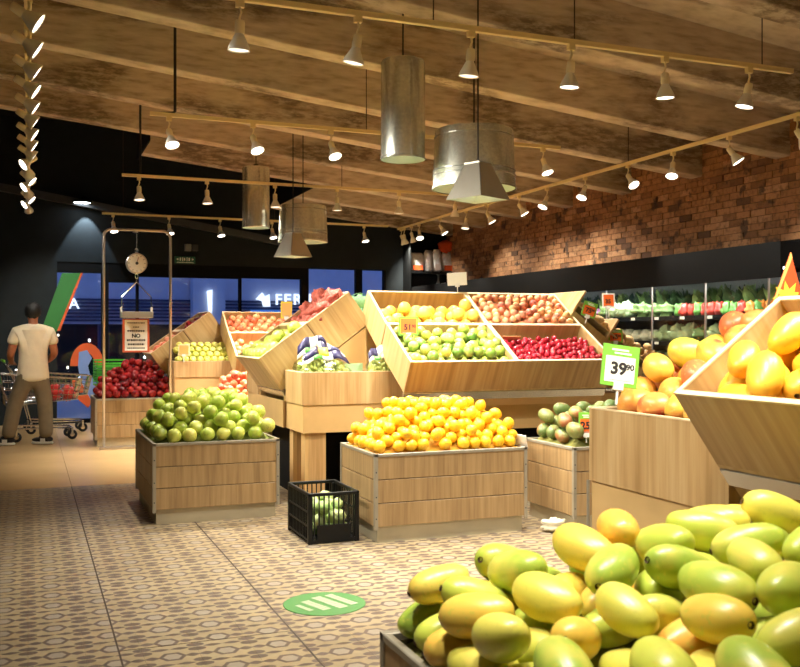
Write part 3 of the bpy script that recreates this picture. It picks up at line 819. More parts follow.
# ------------------------------------------------------------------ produce bins
def bin_box(label, X0, X1, Y0, Y1, mound, h=.58, liner='riser', group='low wooden produce bins'):
    W, D = X1 - X0, Y1 - Y0
    t = thing('produce_bin', label, 'produce bin', (X0, Y0, 0), group=group)
    ins = .028
    MB().box(ins, W - ins, ins, D - ins, 0, .105).build('plinth', 'bin_plinth', t)
    bt, ph, z0 = .016, .148, .108
    for k in range(3):
        a, b2 = z0 + k * (ph + .005), z0 + k * (ph + .005) + ph
        MB().box(.022, W - .022, .004, bt + .004, a, b2).build('plank', 'oak_plank', t, bevel=.002, seg=1)
        MB().box(.022, W - .022, D - bt - .004, D - .004, a, b2).build('plank', 'oak_plank', t)
        MB().box(.004, .004 + bt, .022, D - .022, a, b2).build('plank', 'oak_plank', t, bevel=.002, seg=1)
        MB().box(W - .004 - bt, W - .004, .022, D - .022, a, b2).build('plank', 'oak_plank', t)
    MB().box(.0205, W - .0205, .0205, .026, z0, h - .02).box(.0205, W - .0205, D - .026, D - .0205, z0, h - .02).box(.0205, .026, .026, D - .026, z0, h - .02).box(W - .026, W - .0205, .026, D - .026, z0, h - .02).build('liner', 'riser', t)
    for (x, y, sx, sy) in ((0, 0, 1, 1), (W, 0, -1, 1), (0, D, 1, -1), (W, D, -1, -1)):
        p = MB().box(min(x, x + sx * .024), max(x, x + sx * .024), min(y, y + sy * .003), max(y, y + sy * .003), z0 - .02, h)
        p.box(min(x, x + sx * .003), max(x, x + sx * .003), min(y + sy * .003, y + sy * .024), max(y + sy * .003, y + sy * .024), z0 - .02, h)
        pp = p.build('corner_post', 'bin_steel', t)
        for zz in (.16, .3, .46):
            MB().lathe([(0, -.002), (.004, -.0015), (.005, 0)], 8, (x + sx * .012, y - sy * .0, zz), axis='y').build('screw', 'grey_bar', pp)
    MB().box(0, W, 0, .024, h - .022, h).box(0, W, D - .024, D, h - .022, h).box(0, .024, .024, D - .024, h - .022, h).box(W - .024, W, .024, D - .024, h - .022, h).build('rim', 'bin_steel', t, bevel=.003, seg=1)
    # false bottom that carries the pile
    n = 14; v = []; f = []
    for i in range(n + 1):
        for j in range(n + 1):
            x, y = .027 + (W - .054) * i / n, .027 + (D - .054) * j / n
            v.append((x, y, float(mound(np.array(x), np.array(y)))))
    for i in range(n):
        for j in range(n): f.append((i * (n + 1) + j, (i + 1) * (n + 1) + j, (i + 1) * (n + 1) + j + 1, i * (n + 1) + j + 1))
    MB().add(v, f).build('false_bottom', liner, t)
    return t
def mound(W, D, z0, peak, rl=.3, rr=.3, rf=.3, rb=.15, pw=.7):
    """heap: height z0 at the rim growing to z0+peak; ramp lengths left, right, front, back"""
    def fn(x, y):
        s = np.minimum(np.minimum(np.clip(x / rl, 0, 1), np.clip((W - x) / rr, 0, 1)), np.minimum(np.clip(y / rf, 0, 1), np.clip((D - y) / rb, 0, 1)))
        return z0 + peak * s ** pw
    return fn

def fill_bin(X0, X1, Y0, Y1, mf, chain, thick, seed, **kw):
    W, D = X1 - X0, Y1 - Y0
    pl = pack(chain, (.012, W - .012), (.012, D - .012), mf, thick, seed, **kw)
    return pl, Matrix.Translation((X0, Y0, 0))

# foreground bin of green-yellow mangoes
X0, X1, Y0, Y1 = .85, 1.93, 1.02, 2.29
mf = mound(X1 - X0, Y1 - Y0, .525, .20, .62, .12, .1, .30, .8)
bin_box('wooden bin heaped with green-yellow mangoes in the foreground', X0, X1, Y0, Y1, mf, liner='liner_olive')
mg = [fruit_mesh('mango', mango_fn(.100, .058, .053, k), 'mango_green_skin', 24, 16) for k in (1.0, .7, 1.3)]
pl, wm = fill_bin(X0, X1, Y0, Y1, mf, [(-.050, .043), (-.015, .054), (.02, .054), (.052, .042)], .11, 11, pitch=.35, nmax=200, cand=260, roll=False)
spawn(mg, 'mango', 'green-yellow mango in the heap in the foreground bin', 'mango', 'mangoes in the foreground bin', pl, wm, [('stem_scar', mango_scar)], .16, 3)

# pear bin
X0, X1, Y0, Y1 = .82, 1.74, 6.83, 7.98
mf = mound(X1 - X0, Y1 - Y0, .525, .20, .3, .22, .42, .15, .85)
bin_box('wooden bin heaped with green pears on the patterned floor', X0, X1, Y0, Y1, mf, liner='liner_green')
pr = [fruit_mesh('pear', pear_fn(.056), 'pear_skin', 14, 10), fruit_mesh('pear', apple_fn(.056, .15), 'pear_skin', 14, 10)]
calyx = MB().lathe([(0, -.049), (.007, -.0485), (.011, -.0465)], 7).mesh('calyx', 'calyx_dark', True)
pl, wm = fill_bin(X0, X1, Y0, Y1, mf, [(0, .0555)], .10, 12, nmax=290, sphere=True)
spawn(pr, 'pear', 'round green pear in the heaped bin', 'pear', 'green pears in the low bin', pl, wm, [('calyx', calyx)], .12, 4)

# lemon-yellow oranges bin
X0, X1, Y0, Y1 = 2.08, 3.20, 5.70, 6.42
W, D = X1 - X0, Y1 - Y0
mf = mound(W, D, .535, .225, .34, .20, .34, .1, .9)
bin_box('wooden bin stacked with bright yellow lemons beside the black crate', X0, X1, Y0, Y1, mf, liner='liner_yellow')
lm = [fruit_mesh('lemon', citrus_fn(.0415, .12, 1.08), 'lemon_skin', 14, 10)]
keep, _ = fill_bin(X0, X1, Y0, Y1, mf, [(0, .0415)], .075, 13, nmax=290, sphere=True)
spawn(lm, 'lemon', 'bright yellow lemon in the stacked bin', 'lemon', 'lemons in the low bin', keep, Matrix.Translation((X0, Y0, 0)), jit=.06, seed=5)
dv = MB().box(0, .006, -.16, .16, 0, .10).build('divider_card', 'plastic_white')
dv.location = (X1 - .05, Y0 + .19, .575); dv.rotation_euler = (math.radians(6), math.radians(-24), math.radians(28))
tag(dv, 'white divider panel leaning against the lemons', 'panel')

# green mango bin
X0, X1, Y0, Y1 = 3.47, 4.45, 5.54, 6.22
mf = mound(X1 - X0, Y1 - Y0, .525, .17, .3, .3, .4, .15, .8)
bin_box('wooden bin of dark green mangoes between the lemons and the corner cabinet', X0, X1, Y0, Y1, mf, liner='liner_olive')
dm = [fruit_mesh('mango', mango_fn(.084, .056, .052), 'mango_dark_skin', 14, 10)]
pl, wm = fill_bin(X0, X1, Y0, Y1, mf, [(-.04, .045), (0, .055), (.04, .045)], .10, 14, pitch=.4, nmax=60)
spawn(dm, 'mango', 'dark green reddish mango in the small bin', 'mango', 'dark mangoes in the bin', pl, wm, jit=.12, seed=6)

# red apple bin
X0, X1, Y0, Y1 = .75, 1.68, 11.85, 12.75
mf = mound(X1 - X0, Y1 - Y0, .53, .34, .42, .2, .55, .1, .9)
bin_box('wooden bin heaped with dark red apples behind the scale stand', X0, X1, Y0, Y1, mf, liner='liner_red')
ra = [fruit_mesh('apple', apple_fn(.049), 'apple_red_skin', 13, 9)]
stem = MB().tube([(0, 0, .030), (.003, 0, .043), (.007, 0, .053)], .003, 5).mesh('stem', 'stem_brown', True)
pl, wm = fill_bin(X0, X1, Y0, Y1, mf, [(0, .0485)], .09, 15, nmax=290, sphere=True)
spawn(ra, 'apple', 'dark red apple in the far heap by the scale', 'apple', 'red apples in the far bin', pl, wm, [('stem', stem)], .14, 7)

# nectarine bin, mostly hidden
X0, X1, Y0, Y1 = 1.85, 2.80, 10.30, 10.98
mf = mound(X1 - X0, Y1 - Y0, .53, .24, .34, .3, .3, .1, .9)
bin_box('wooden bin of red nectarines half hidden behind the pears', X0, X1, Y0, Y1, mf, liner='liner_red')
nc = [fruit_mesh('nectarine', peach_fn(.05), 'nectarine_skin', 12, 8)]
pl, wm = fill_bin(X0, X1, Y0, Y1, mf, [(0, .048)], .08, 16, nmax=120, sphere=True)
spawn(nc, 'nectarine', 'red nectarine in the half-hidden low bin', 'nectarine', 'nectarines in the hidden bin', pl, wm, jit=.12, seed=8)

# ------------------------------------------------------------------ tilted trays
def tray(label, origin, rotz, tilt, W, L, D, fill=.12, group='tilted wooden display trays', rail_=True, low_side=None):
    t = thing('display_tray', label, 'display tray', origin, (math.radians(tilt), 0, rotz), group)
    th = .018
    MB().box(0, W, 0, L, 0, .014).build('floor_board', 'oak_tray', t)
    MB().box(0, W, -.0, th, .014, D - .006).build('front_panel', 'oak_box', t)
    MB().box(th, W - th, L - th, L, .014, D - .006).build('back_panel', 'oak_tray', t)
    for x in (0, W - th):
        hh = D - .006
        if low_side is not None and ((low_side == 0) == (x == 0)): hh = .08
        MB().box(x, x + th, th, L, .014, hh).build('side_panel', 'oak_tray', t)
        if hh > .1: MB().box(x - .001, x + th + .001, 0, L, D - .006, D).build('edge_band', 'edge_band', t)
    MB().box(th, W - th, -.001, th + .001, D - .006, D).build('edge_band', 'edge_band', t)
    MB().box(th, W - th, L - th - .001, L + .001, D - .006, D).build('edge_band', 'edge_band', t)
    if fill > .03: MB().box(th, W - th, th, L - th, fill - .012, fill).build('false_bottom', 'oak_tray', t)
    if rail_:
        MB().box(0, W, -.004, .03, -.075, -.004).build('rail', 'aluminium', t, bevel=.004)
        MB().box(0, W, .012, .06, -.15, -.079).build('ledge', 'maple', t)
    M = Matrix.Translation(origin) @ Euler((math.radians(tilt), 0, rotz)).to_matrix().to_4x4()
    return t, M
def lip_origin_front(X, Y, z, tilt, D):
    a = math.radians(tilt); return (X, Y + D * math.sin(a), z - D * math.cos(a))
def lip_origin_left(X, Yfar, z, tilt, D):
    a = math.radians(tilt); return (X + D * math.sin(a), Yfar, z - D * math.cos(a))
def lip_origin_right(X, Ynear, z, tilt, D):
    a = math.radians(tilt); return (X - D * math.sin(a), Ynear, z - D * math.cos(a))
LEFT, RIGHT = -PI / 2, PI / 2
def flat(z): return lambda x, y: np.zeros_like(x) + z
def fill_tray(M, W, L, base, chain, thick, seed, vmax=None, umin=0.0, **kw):
    return pack(chain, (.02 + umin, W - .02), (.02, (vmax or L) - .02), base, thick, seed, **kw)

TW = .92
# --- central island, front trays
lime = [fruit_mesh('lime', citrus_fn(.046, .03, 1.03), 'lime_skin', 14, 10)]
t, M = tray('front tray of speckled green limes above the lemon bin', lip_origin_front(2.70, 6.60, 1.145, 30, .28), 0, 30, TW, .60, .28, .13)
pl = fill_tray(M, TW, .60, lambda u, v: .145 + .05 * np.clip(1 - v / .55, 0, 1), [(0, .0455)], .10, 21, vmax=.57, nmax=170, sphere=True)
spawn(lime, 'lime', 'speckled green lime in the front tray', 'lime', 'limes in the front tray', pl, M, jit=.14, seed=9)
plum = [fruit_mesh('plum', citrus_fn(.0255, 0, .96), 'plum_skin', 10, 7)]
t, M = tray('front tray of small dark red plums', lip_origin_front(2.70 + TW, 6.60, 1.145, 30, .28), 0, 30, TW, .60, .28, .13)
pl = fill_tray(M, TW, .60, lambda u, v: .132 + .05 * np.clip(1 - v / .6, 0, 1), [(0, .0252)], .045, 22, vmax=.53, nmax=298, sphere=True)
spawn(plum, 'plum', 'small shiny red plum in the front tray', 'plum', 'plums in the front tray', pl, M, jit=.1, seed=10)
bd = MB().box(0, .17, 0, .006, 0, .12).build('tray_card', 'maple', None, bevel=.002)
bd.matrix_world = M @ Matrix.Translation((.06, .44, .15)) @ Matrix.Rotation(.25, 4, 'X')
tag(bd, 'blank wooden card standing at the left of the plums', 'card')
orange = [fruit_mesh('orange', citrus_fn(.060, 0, .98), 'orange_skin', 16, 11)]
t, M = tray('rear tray of large yellow oranges on the central island', lip_origin_front(2.70, 7.13, 1.442, 33, .28), 0, 33, TW, .53, .28, .12, rail_=False)
pl = fill_tray(M, TW, .53, lambda u, v: .122 + .04 * np.clip(1 - v / .4, 0, 1), [(0, .059)], .085, 23, vmax=.42, nmax=70, sphere=True)
spawn(orange, 'orange', 'large yellow orange in the rear tray', 'orange', 'oranges in the rear tray', pl, M, jit=.16, seed=11)
peach = [fruit_mesh('peach', peach_fn(.036), 'peach_skin', 12, 9)]
t, M = tray('rear tray heaped with rosy peaches on the central island', lip_origin_front(2.70 + TW, 7.13, 1.442, 33, .28), 0, 33, TW, .53, .28, .17, rail_=False)
pl = fill_tray(M, TW, .53, lambda u, v: .172 + .03 * np.clip(1 - v / .5, 0, 1), [(0, .0355)], .065, 24, nmax=290, sphere=True)
spawn(peach, 'peach', 'rosy peach in the heaped rear tray', 'peach', 'peaches in the rear tray', pl, M, jit=.14, seed=12)

# --- central island, trays facing left
ga = [fruit_mesh('apple', apple_fn(.064), 'apple_green_skin', 14, 10)]
LW = .90
t, M = tray('tilted tray of green apples facing left beside the grape table', lip_origin_left(1.77, 8.55, 1.155, 36, .33), LEFT, 36, LW, .50, .33, .14)
pl = fill_tray(M, LW, .50, lambda u, v: .185 + .07 * np.clip(1 - v / .5, 0, 1), [(0, .063)], .09, 25, nmax=80, sphere=True)
spawn(ga, 'apple', 'pale green apple in the left-facing tray', 'apple', 'green apples in the left-facing tray', pl, M, jit=.12, seed=13)
t, M_on = tray('upper left-facing tray carrying red net bags', lip_origin_left(2.182, 8.55, 1.452, 36, .33), LEFT, 36, LW, .46, .33, .15, rail_=False)
# --- trays facing right (towards the cold case)
t, M_rl = tray('tilted tray of potatoes facing the cold case', lip_origin_right(5.43, 7.25, 1.20, 36, .30), RIGHT, 36, LW, .50, .30, .16, low_side=0)
pot = [fruit_mesh('potato', mango_fn(.062, .04, .036, .5), 'potato_skin', 11, 8)]
pl = fill_tray(M_rl, LW, .5, lambda u, v: .162 + .06 * np.clip(1 - v / .5, 0, 1), [(-.02, .036), (.02, .036)], .06, 26, nmax=90, pitch=.3)
spawn(pot, 'potato', 'small tan potato in the tray near the cold case', 'potato', 'potatoes in the right-facing tray', pl, M_rl, jit=.2, seed=14)
t, M_ru = tray('upper tilted tray facing the cold case', lip_origin_right(5.03, 7.25, 1.49, 36, .30), RIGHT, 36, LW, .44, .30, .16, rail_=False, low_side=0)
pl = fill_tray(M_ru, LW, .44, flat(.162), [(-.02, .036), (.02, .036)], .03, 27, nmax=60, pitch=.3)
spawn(pot, 'potato', 'small tan potato in the upper tray near the cold case', 'potato', 'potatoes in the upper right-facing tray', pl, M_ru, jit=.2, seed=15)

# --- far island: front trays and left-facing trays
IX, IY, IZ = -.33, 4.6, -.04
nec2 = [fruit_mesh('nectarine', peach_fn(.052), 'nectarine_skin', 12, 8)]
t, M = tray('rear tray of pink nectarines on the far island', lip_origin_front(2.66 + IX, 7.13 + IY, 1.442 + IZ - .02, 33, .28), 0, 33, TW, .50, .28, .16, rail_=False)
pl = fill_tray(M, TW, .50, flat(.162), [(0, .051)], .05, 28, nmax=110, sphere=True)
spawn(nec2, 'nectarine', 'pink nectarine in the far rear tray', 'nectarine', 'nectarines on the far island', pl, M, jit=.1, seed=16)
t, M = tray('front tray of mixed apples on the far island', lip_origin_front(2.66 + IX, 6.60 + IY, 1.145 + IZ - .02, 30, .28), 0, 30, TW, .60, .28, .12)
pl = fill_tray(M, TW, .60, flat(.122), [(0, .051)], .03, 29, nmax=70, sphere=True)
spawn(nec2, 'nectarine', 'orange nectarine in the far front tray', 'nectarine', 'nectarines in the far front tray', pl, M, jit=.1, seed=17)
ra2 = [fruit_mesh('apple', apple_fn(.05), 'apple_red_skin', 12, 8)]
t, M = tray('lower left-facing tray of red apples on the far island', lip_origin_left(1.77 + IX, 8.55 + IY, 1.155 + IZ, 36, .33), LEFT, 36, LW, .50, .33, .2)
pl = fill_tray(M, LW, .5, flat(.202), [(0, .05)], .05, 30, nmax=90, sphere=True)
spawn(nec2, 'nectarine', 'red nectarine in the lower left-facing far tray', 'nectarine', 'nectarines in the lower far tray', pl, M, jit=.1, seed=18)
t, M = tray('upper left-facing tray of red apples on the far island', lip_origin_left(2.182 + IX, 8.55 + IY, 1.452 + IZ, 36, .33), LEFT, 36, LW, .42, .33, .2, rail_=False)
pl = fill_tray(M, LW, .42, flat(.202), [(0, .05)], .05, 31, nmax=90, sphere=True)
spawn(ra2, 'apple', 'red apple in the upper left-facing far tray', 'apple', 'apples in the upper far tray', pl, M, jit=.1, seed=19)

# --- right foreground island
ym = [fruit_mesh('mango', mango_fn(.098, .058, .054), 'mango_yellow_skin', 22, 15)]
R3 = 1.94
t, M3 = tray('big tilted tray of ripe yellow mangoes at the right edge', lip_origin_left(R3, 2.50, 1.163, 36, .31), LEFT, 36, .95, .54, .31, .10)
pl = fill_tray(M3, .95, .54, lambda u, v: .102 + .09 * np.clip(1 - v / .55, 0, 1), [(-.045, .046), (0, .055), (.045, .046)], .09, 32, nmax=60, pitch=.3, roll=False, cand=220)
spawn(ym, 'mango', 'ripe yellow mango in the tilted tray', 'mango', 'yellow mangoes in the tilted tray', pl, M3, [('stem_scar', mango_scar)], .12, 20)

# ------------------------------------------------------------------ corner boxes (upper box, recessed apron, legs)
def corner_box(label, X0, X1, Y0, Y1, zt, zs, zb, legs=True, lower='maple', floor=.12, back_h=0):
    W, D = X1 - X0, Y1 - Y0
    t = thing('corner_box', label, 'display box', (X0, Y0, 0))
    th = .018
    for nm, b in (('front_panel', (0, W, 0, th)), ('back_panel', (0, W, D - th, D)), ('side_panel', (0, th, th, D - th)), ('side_panel', (W - th, W, th, D - th))):
        MB().box(*b, zs, zt - .006).build(nm, 'oak_box', t)
        MB().box(b[0] - .001, b[1] + .001, b[2] - .001, b[3] + .001, zt - .006, zt).build('edge_band', 'edge_band', t)
    MB().box(th, W - th, th, D - th, zt - floor - .015, zt - floor).build('false_bottom', 'oak_tray', t)
    i = .008
    MB().box(i, W - i, i, th + i, zb, zs - .002).build('apron', lower, t)
    MB().box(i, W - i, D - th - i, D - i, zb, zs - .002).build('apron', lower, t)
    MB().box(i, th + i, th + i, D - th - i, zb, zs - .002).build('apron', lower, t)
    MB().box(W - th - i, W - i, th + i, D - th - i, zb, zs - .002).build('apron', lower, t)
    if legs:
        for (x, y) in ((.03, .03), (W - .2, .03), (.03, D - .14), (W - .2, D - .14)):
            lg = MB().box(x, x + .17, y, y + .11, 0, zb + .1).build('leg', 'maple', t)
            MB().box(x + .03, x + .17, y - .003, y, .0, zb).build('leg_facing', 'oak_box', lg)
    return t
corner_box('wooden corner box of bagged grapes raised on legs', 1.99, 2.84, 7.10, 7.62, 1.06, .80, .58, floor=.03)
corner_box('empty corner box at the back of the central island', 1.99, 2.685, 8.60, 9.10, 1.06, .80, .30)
corner_box('corner box of yellow-green apples on the far island', 1.99 + IX, 2.84 + IX, 7.10 + IY, 7.62 + IY, 1.03, .83, .62, floor=.03)
corner_box('tall corner cabinet topped with red-yellow mangoes at right', 2.18, 3.02, 2.52, 3.36, 1.05, .745, .02, legs=False, lower='maple', floor=.06)
# corner cabinet's metal edge
me_ = MB().box(2.172, 2.1795, 3.355, 3.368, 0, .745).build('edge_strip', 'bin_steel'); me_.parent = bpy.data.objects['corner_box.003']; me_.matrix_parent_inverse = Matrix.Translation((-2.18, -2.52, 0))

# yellow apples in neat rows
ya = [fruit_mesh('apple', apple_fn(.044), 'apple_yellow_skin', 14, 10)]
cal2 = MB().lathe([(0, .0300), (.008, .031), (.013, .036)], 7).mesh('calyx', 'calyx_dark', True)
places = []
for lay in range(4):
    n = 9 - (lay % 2)
    for i in range(n):
        x = .062 + i * .0885 + (.044 if lay % 2 else 0)
        places.append((Vector((x, .075 + lay * .075, 1.045 + lay * .058)), Euler((math.radians(62), 0, random.uniform(-.2, .2))).to_matrix()))
for lay in range(3):
    for j in range(lay + 1):
        for i in range(7):
            pass
spawn(ya, 'apple', 'yellow-green apple lined up in rows in the far corner box', 'apple', 'yellow-green apples in rows', places, Matrix.Translation((1.99 + IX, 7.10 + IY, 0)), [('calyx', cal2)], .03, 21)
st_ = MB()
for k in range(4): st_.box(.03, .80, .075 + k * .075 + .01, .48, 1.0 if k == 0 else 1.0 + (k - 1) * .058, 1.0 + k * .058 - .002)
o = st_.build('step_riser', 'riser', bpy.data.objects['corner_box.002'])

# red-yellow mango heap on the corner cabinet
rm = [fruit_mesh('mango', mango_fn(.082, .066, .062, .8), 'mango_red_skin', 18, 12)]
def heap3(x, y): return 1.0 + .24 * np.clip((x - .06) / .55, 0, 1)
pl = pack([(-.022, .058), (.022, .058)], (.02, .80), (.02, .82), heap3, .10, 33, nmax=90, pitch=.5, cand=220)
spawn(rm, 'mango', 'red and yellow mango heaped on the corner cabinet', 'mango', 'red-yellow mangoes on the cabinet', pl, Matrix.Translation((2.18, 2.52, 0)), [], .12, 22)
n = 8; v = []; f = []
for i in range(n + 1):
    for j in range(2): v.append((.02 + .80 * i / n,   .02 + .80 * j, float(heap3(np.array(.02 + .80 * i / n), 0)) - .004))
f = [(2 * i, 2 * i + 2, 2 * i + 3, 2 * i + 1) for i in range(n)]
MB().add(v, f).build('sloped_riser', 'riser', bpy.data.objects['corner_box.003'])

# ------------------------------------------------------------------ island stands
def stand(label, ox, oy, dz=0.0):
    t = thing('island_stand', label, 'display stand', (ox, oy, 0))
    MB().box(2.76, 4.30, 7.76, 8.60, .0, 1.40 + dz).build('core', 'maple', t)
    for y in (7.655, 8.525):
        MB().prism([(1.99, .58), (1.99, .88 + dz), (2.37, 1.165 + dz), (2.70, 1.41 + dz), (2.758, 1.41 + dz), (2.758, .58)], y, y + .018, 'xz').build('gable', 'maple', t)
    MB().box(1.975, 1.99, 7.64, 8.59, .58, .80).build('apron', 'maple', t)
    MB().box(2.70, 4.54, 6.90, 6.918, .575, .80).build('apron', 'maple', t)
    MB().box(4.522, 4.54, 6.92, 7.74, .575, .80).build('apron', 'maple', t)
    MB().prism([(7.64, .80), (7.64, 1.405 + dz), (7.72, 1.455 + dz), (7.75, 1.455 + dz), (7.75, .80)], 2.705, 2.72, 'yz').build('gable', 'maple', t)
    MB().prism([(6.92, .80), (6.78, .905 + dz), (7.25, 1.175 + dz), (7.29, 1.195 + dz), (7.72, 1.47 + dz), (7.75, 1.47 + dz), (7.75, .80)], 4.52, 4.535, 'yz').build('gable', 'maple', t)
    MB().box(2.9, 4.4, 7.30, 7.74, 0, .57).build('kick_panel', 'black_paint', t)
    MB().box(2.10, 2.76, 7.66, 8.52, 0, .57).build('kick_panel', 'black_paint', t)
    MB().box(4.56, 5.26, 7.27, 8.12, .0, .82 + dz).build('side_base', 'maple', t)
    return t
stand('wooden stand under the trays of the central island', 0, 0)
stand('wooden stand under the trays of the far island', IX, IY, IZ)
t = thing('island_stand', 'wooden stand under the yellow mango tray at right', 'display stand', (0, 0, 0))
MB().box(2.32, 3.4, 1.50, 2.49, 0, .80).build('core', 'maple', t)
MB().box(2.62, 3.6, 1.50, 2.49, .80, 1.44).build('core', 'maple', t)
MB().prism([(2.33, .80), (2.33, 1.0), (2.55, 1.17), (2.61, 1.17), (2.61, .80)], 2.46, 2.478, 'xz').build('gable', 'maple', t)

# ================================================================== BAGS ON THE ISLAND
plain('net_red', srgb(176, 84, 66), .6, var=.25, scale=60)
plain('net_green', srgb(150, 206, 150), .6, var=.2, scale=60)
plain('grape_skin', srgb(188, 200, 110), .25, var=.15, scale=30)
plain('print_navy', srgb(44, 40, 84), .35, var=.2)
plain('print_yellow', srgb(246, 206, 70), .35)
plain('print_green', srgb(92, 176, 72), .35)
plain('tray_green', srgb(150, 186, 148), .5)
def lumpy(rx, ry, rz, seed, amp=.12, k=3, wr=0.0):
    rnd = random.Random(seed); ph = [(rnd.uniform(0, 6.3), rnd.uniform(0, 6.3), rnd.uniform(0, 6.3), rnd.uniform(.8, 1.6)) for _ in range(4)]
    def fn(d):
        q = 1
        for a, b, c, s in ph: q += amp / 2 * math.sin(k * s * d.x * 1.7 + a) * math.cos(k * s * d.y * 1.7 + b) + amp / 3 * math.sin(k * 1.6 * s * d.z + c)
        if wr: q += wr * math.sin(19 * d.x + ph[0][0]) * math.sin(17 * d.y + ph[1][0]) * math.sin(15 * d.z + 1)
        return Vector((d.x * rx * q, d.y * ry * q, d.z * rz * q))
    return fn
def net_bag(label, group, M, pos, yaw, L, r, mat, seed):
    t = thing('net_bag', label, 'net bag', group=group)
    t.matrix_world = M @ Matrix.Translation(pos) @ Matrix.Rotation(yaw, 4, 'Z')
    MB().blob(lumpy(L / 2, r, r, seed, .3, 4), 18, 12).build('produce_filling', mat, t, True)
    # net strands
    for k in range(5):
        a = k * 2 * PI / 5
        pts = [(L / 2 * .98 * math.cos(u), r * 1.1 * math.sin(u) * math.cos(a + u), r * 1.1 * math.sin(u) * math.sin(a + u)) for u in [PI * i / 10 for i in range(11)]]
        MB().tube(pts, .003, 4).build('net_strand', mat, t)
    MB().tube([(L / 2 * .95, 0, 0), (L / 2 * 1.15, .01, .02), (L / 2 * 1.3, .0, .05)], [.02, .008, .018], 7).build('tied_end', mat, t, True)
k = 0
for (u, v, w, yaw) in ((.74, .10, .24, .1), (.46, .11, .24, -.1), (.18, .10, .24, .1), (.73, .24, .29, .0), (.45, .25, .29, .1), (.18, .25, .28, -.1), (.72, .36, .33, .05), (.42, .36, .34, -.1)):
    net_bag('red net bag of onions, %s in the upper left-facing tray' % ORD[k], 'red net bags in the tray', M_on, (u, v, w), yaw, .25, .085, 'net_red', 40 + k); k += 1
for k, (x, y, z) in enumerate(((2.84, 7.93, 1.485), (2.84, 8.14, 1.485), (2.79, 8.03, 1.635))):
    net_bag('pale green net bag behind the red nets, %s' % ('lowest in front', 'lowest at the back', 'uppermost of the three')[k], 'green net bags', Matrix.Translation((x, y, z)), (0, 0, 0), .4 + k, .24, .085, 'net_green', 60 + k)

ico = MB().blob(lambda d: d, 7, 5)
def grape_bag(label, x, y, z, w, d, h, yaw, seed, cols):
    rnd = random.Random(seed)
    t = thing('grape_bag', label, 'grape bag', (x, y, z), (0, 0, yaw), 'bags of grapes')
    g = MB(); hg = h * .66
    for k in range(int(150 * w / .25)):
        while True:
            p = Vector((rnd.uniform(-1, 1), rnd.uniform(-1, 1), rnd.uniform(0, 1)))
            if .3 < p.x ** 2 + p.y ** 2 + p.z ** 2 < 1: break
        r = rnd.uniform(.014, .018)
        c = (p.x * (w / 2 - .022), p.y * (d / 2 - .022), r + p.z * (hg - .03))
        g.add([(q[0] * r + c[0], q[1] * r + c[1], q[2] * r * 1.15 + c[2]) for q in ico.v], ico.f)
    o = g.build('grapes', 'grape_skin', t, True); o['kind'] = 'stuff'
    lf = lumpy(w / 2, d / 2, hg, seed, .10, 5, .05)
    def fn(dd):
        q = lf(dd); q.z = max(q.z, .002 - 0); return Vector((q.x, q.y, max(.002, q.z)))
    MB().blob(fn, 22, 14).build('film', 'film', t, True)
    # crumpled printed header: a thin folded sheet flopping over the grapes
    nx, nz_ = 14, 4
    def hp(i, j):
        u = -1 + 2 * i / nx; v = j / nz_
        yy = -d * .40 + v * d * .50 + .014 * math.sin(5 * u + seed) * v + .01 * math.sin(11 * u + 2 * seed)
        zz = hg * (.62 - .16 * u * u) + v * (h - hg * .62) * (1 - .25 * u * u) + .012 * math.sin(7 * u + seed * 1.3)
        return (u * w / 2 * (.97 - .12 * v), yy, zz)
    def patch(nm, mat, i0, i1, j0, j1, lift=0.0):
        vv = []; ff = []
        for i in range(i0, i1 + 1):
            for j in range(j0, j1 + 1):
                q = hp(i, j); vv.append((q[0], q[1] - lift, q[2] + lift))
        n2 = j1 - j0 + 1
        for i in range(i1 - i0):
            for j in range(j1 - j0): ff.append((i * n2 + j, (i + 1) * n2 + j, (i + 1) * n2 + j + 1, i * n2 + j + 1))
        ob = MB().add(vv, ff).build(nm, mat, t, True)
        sd = ob.modifiers.new('thick', 'SOLIDIFY'); sd.thickness = .0015
    patch('header', 'plastic_white', 0, nx, 1, nz_)
    patch('printed_patch', 'print_navy', 0, 5, 2, 4, .003); patch('printed_patch', cols[1], 5, 8, 2, 4, .003); patch('printed_patch', 'print_navy', 9, 14, 1, 3, .003)
    patch('printed_patch', 'print_green', 3, 6, 1, 2, .003); patch('printed_patch', 'print_navy', 8, 12, 3, 4, .003)
grape_bag('wide bag of green grapes at the front left of the corner box', 2.21, 7.22, 1.031, .42, .20, .225, .03, 71, ('print_navy', 'print_yellow'))
grape_bag('bag of green grapes standing behind the wide one', 2.20, 7.46, 1.031, .34, .18, .31, -.08, 72, ('print_navy', 'plastic_white'))
grape_bag('bag of green grapes at the right end of the corner box', 2.69, 7.225, 1.031, .26, .20, .225, .0, 73, ('print_navy', 'plastic_white'))
pt = MB().box(0, .16, 0, .012, 0, .085).build('liner_sheet', 'tray_green'); pt.location = (2.42, 7.36, 1.031)
tag(pt, 'pale green plastic liner between the grape bags', 'liner')

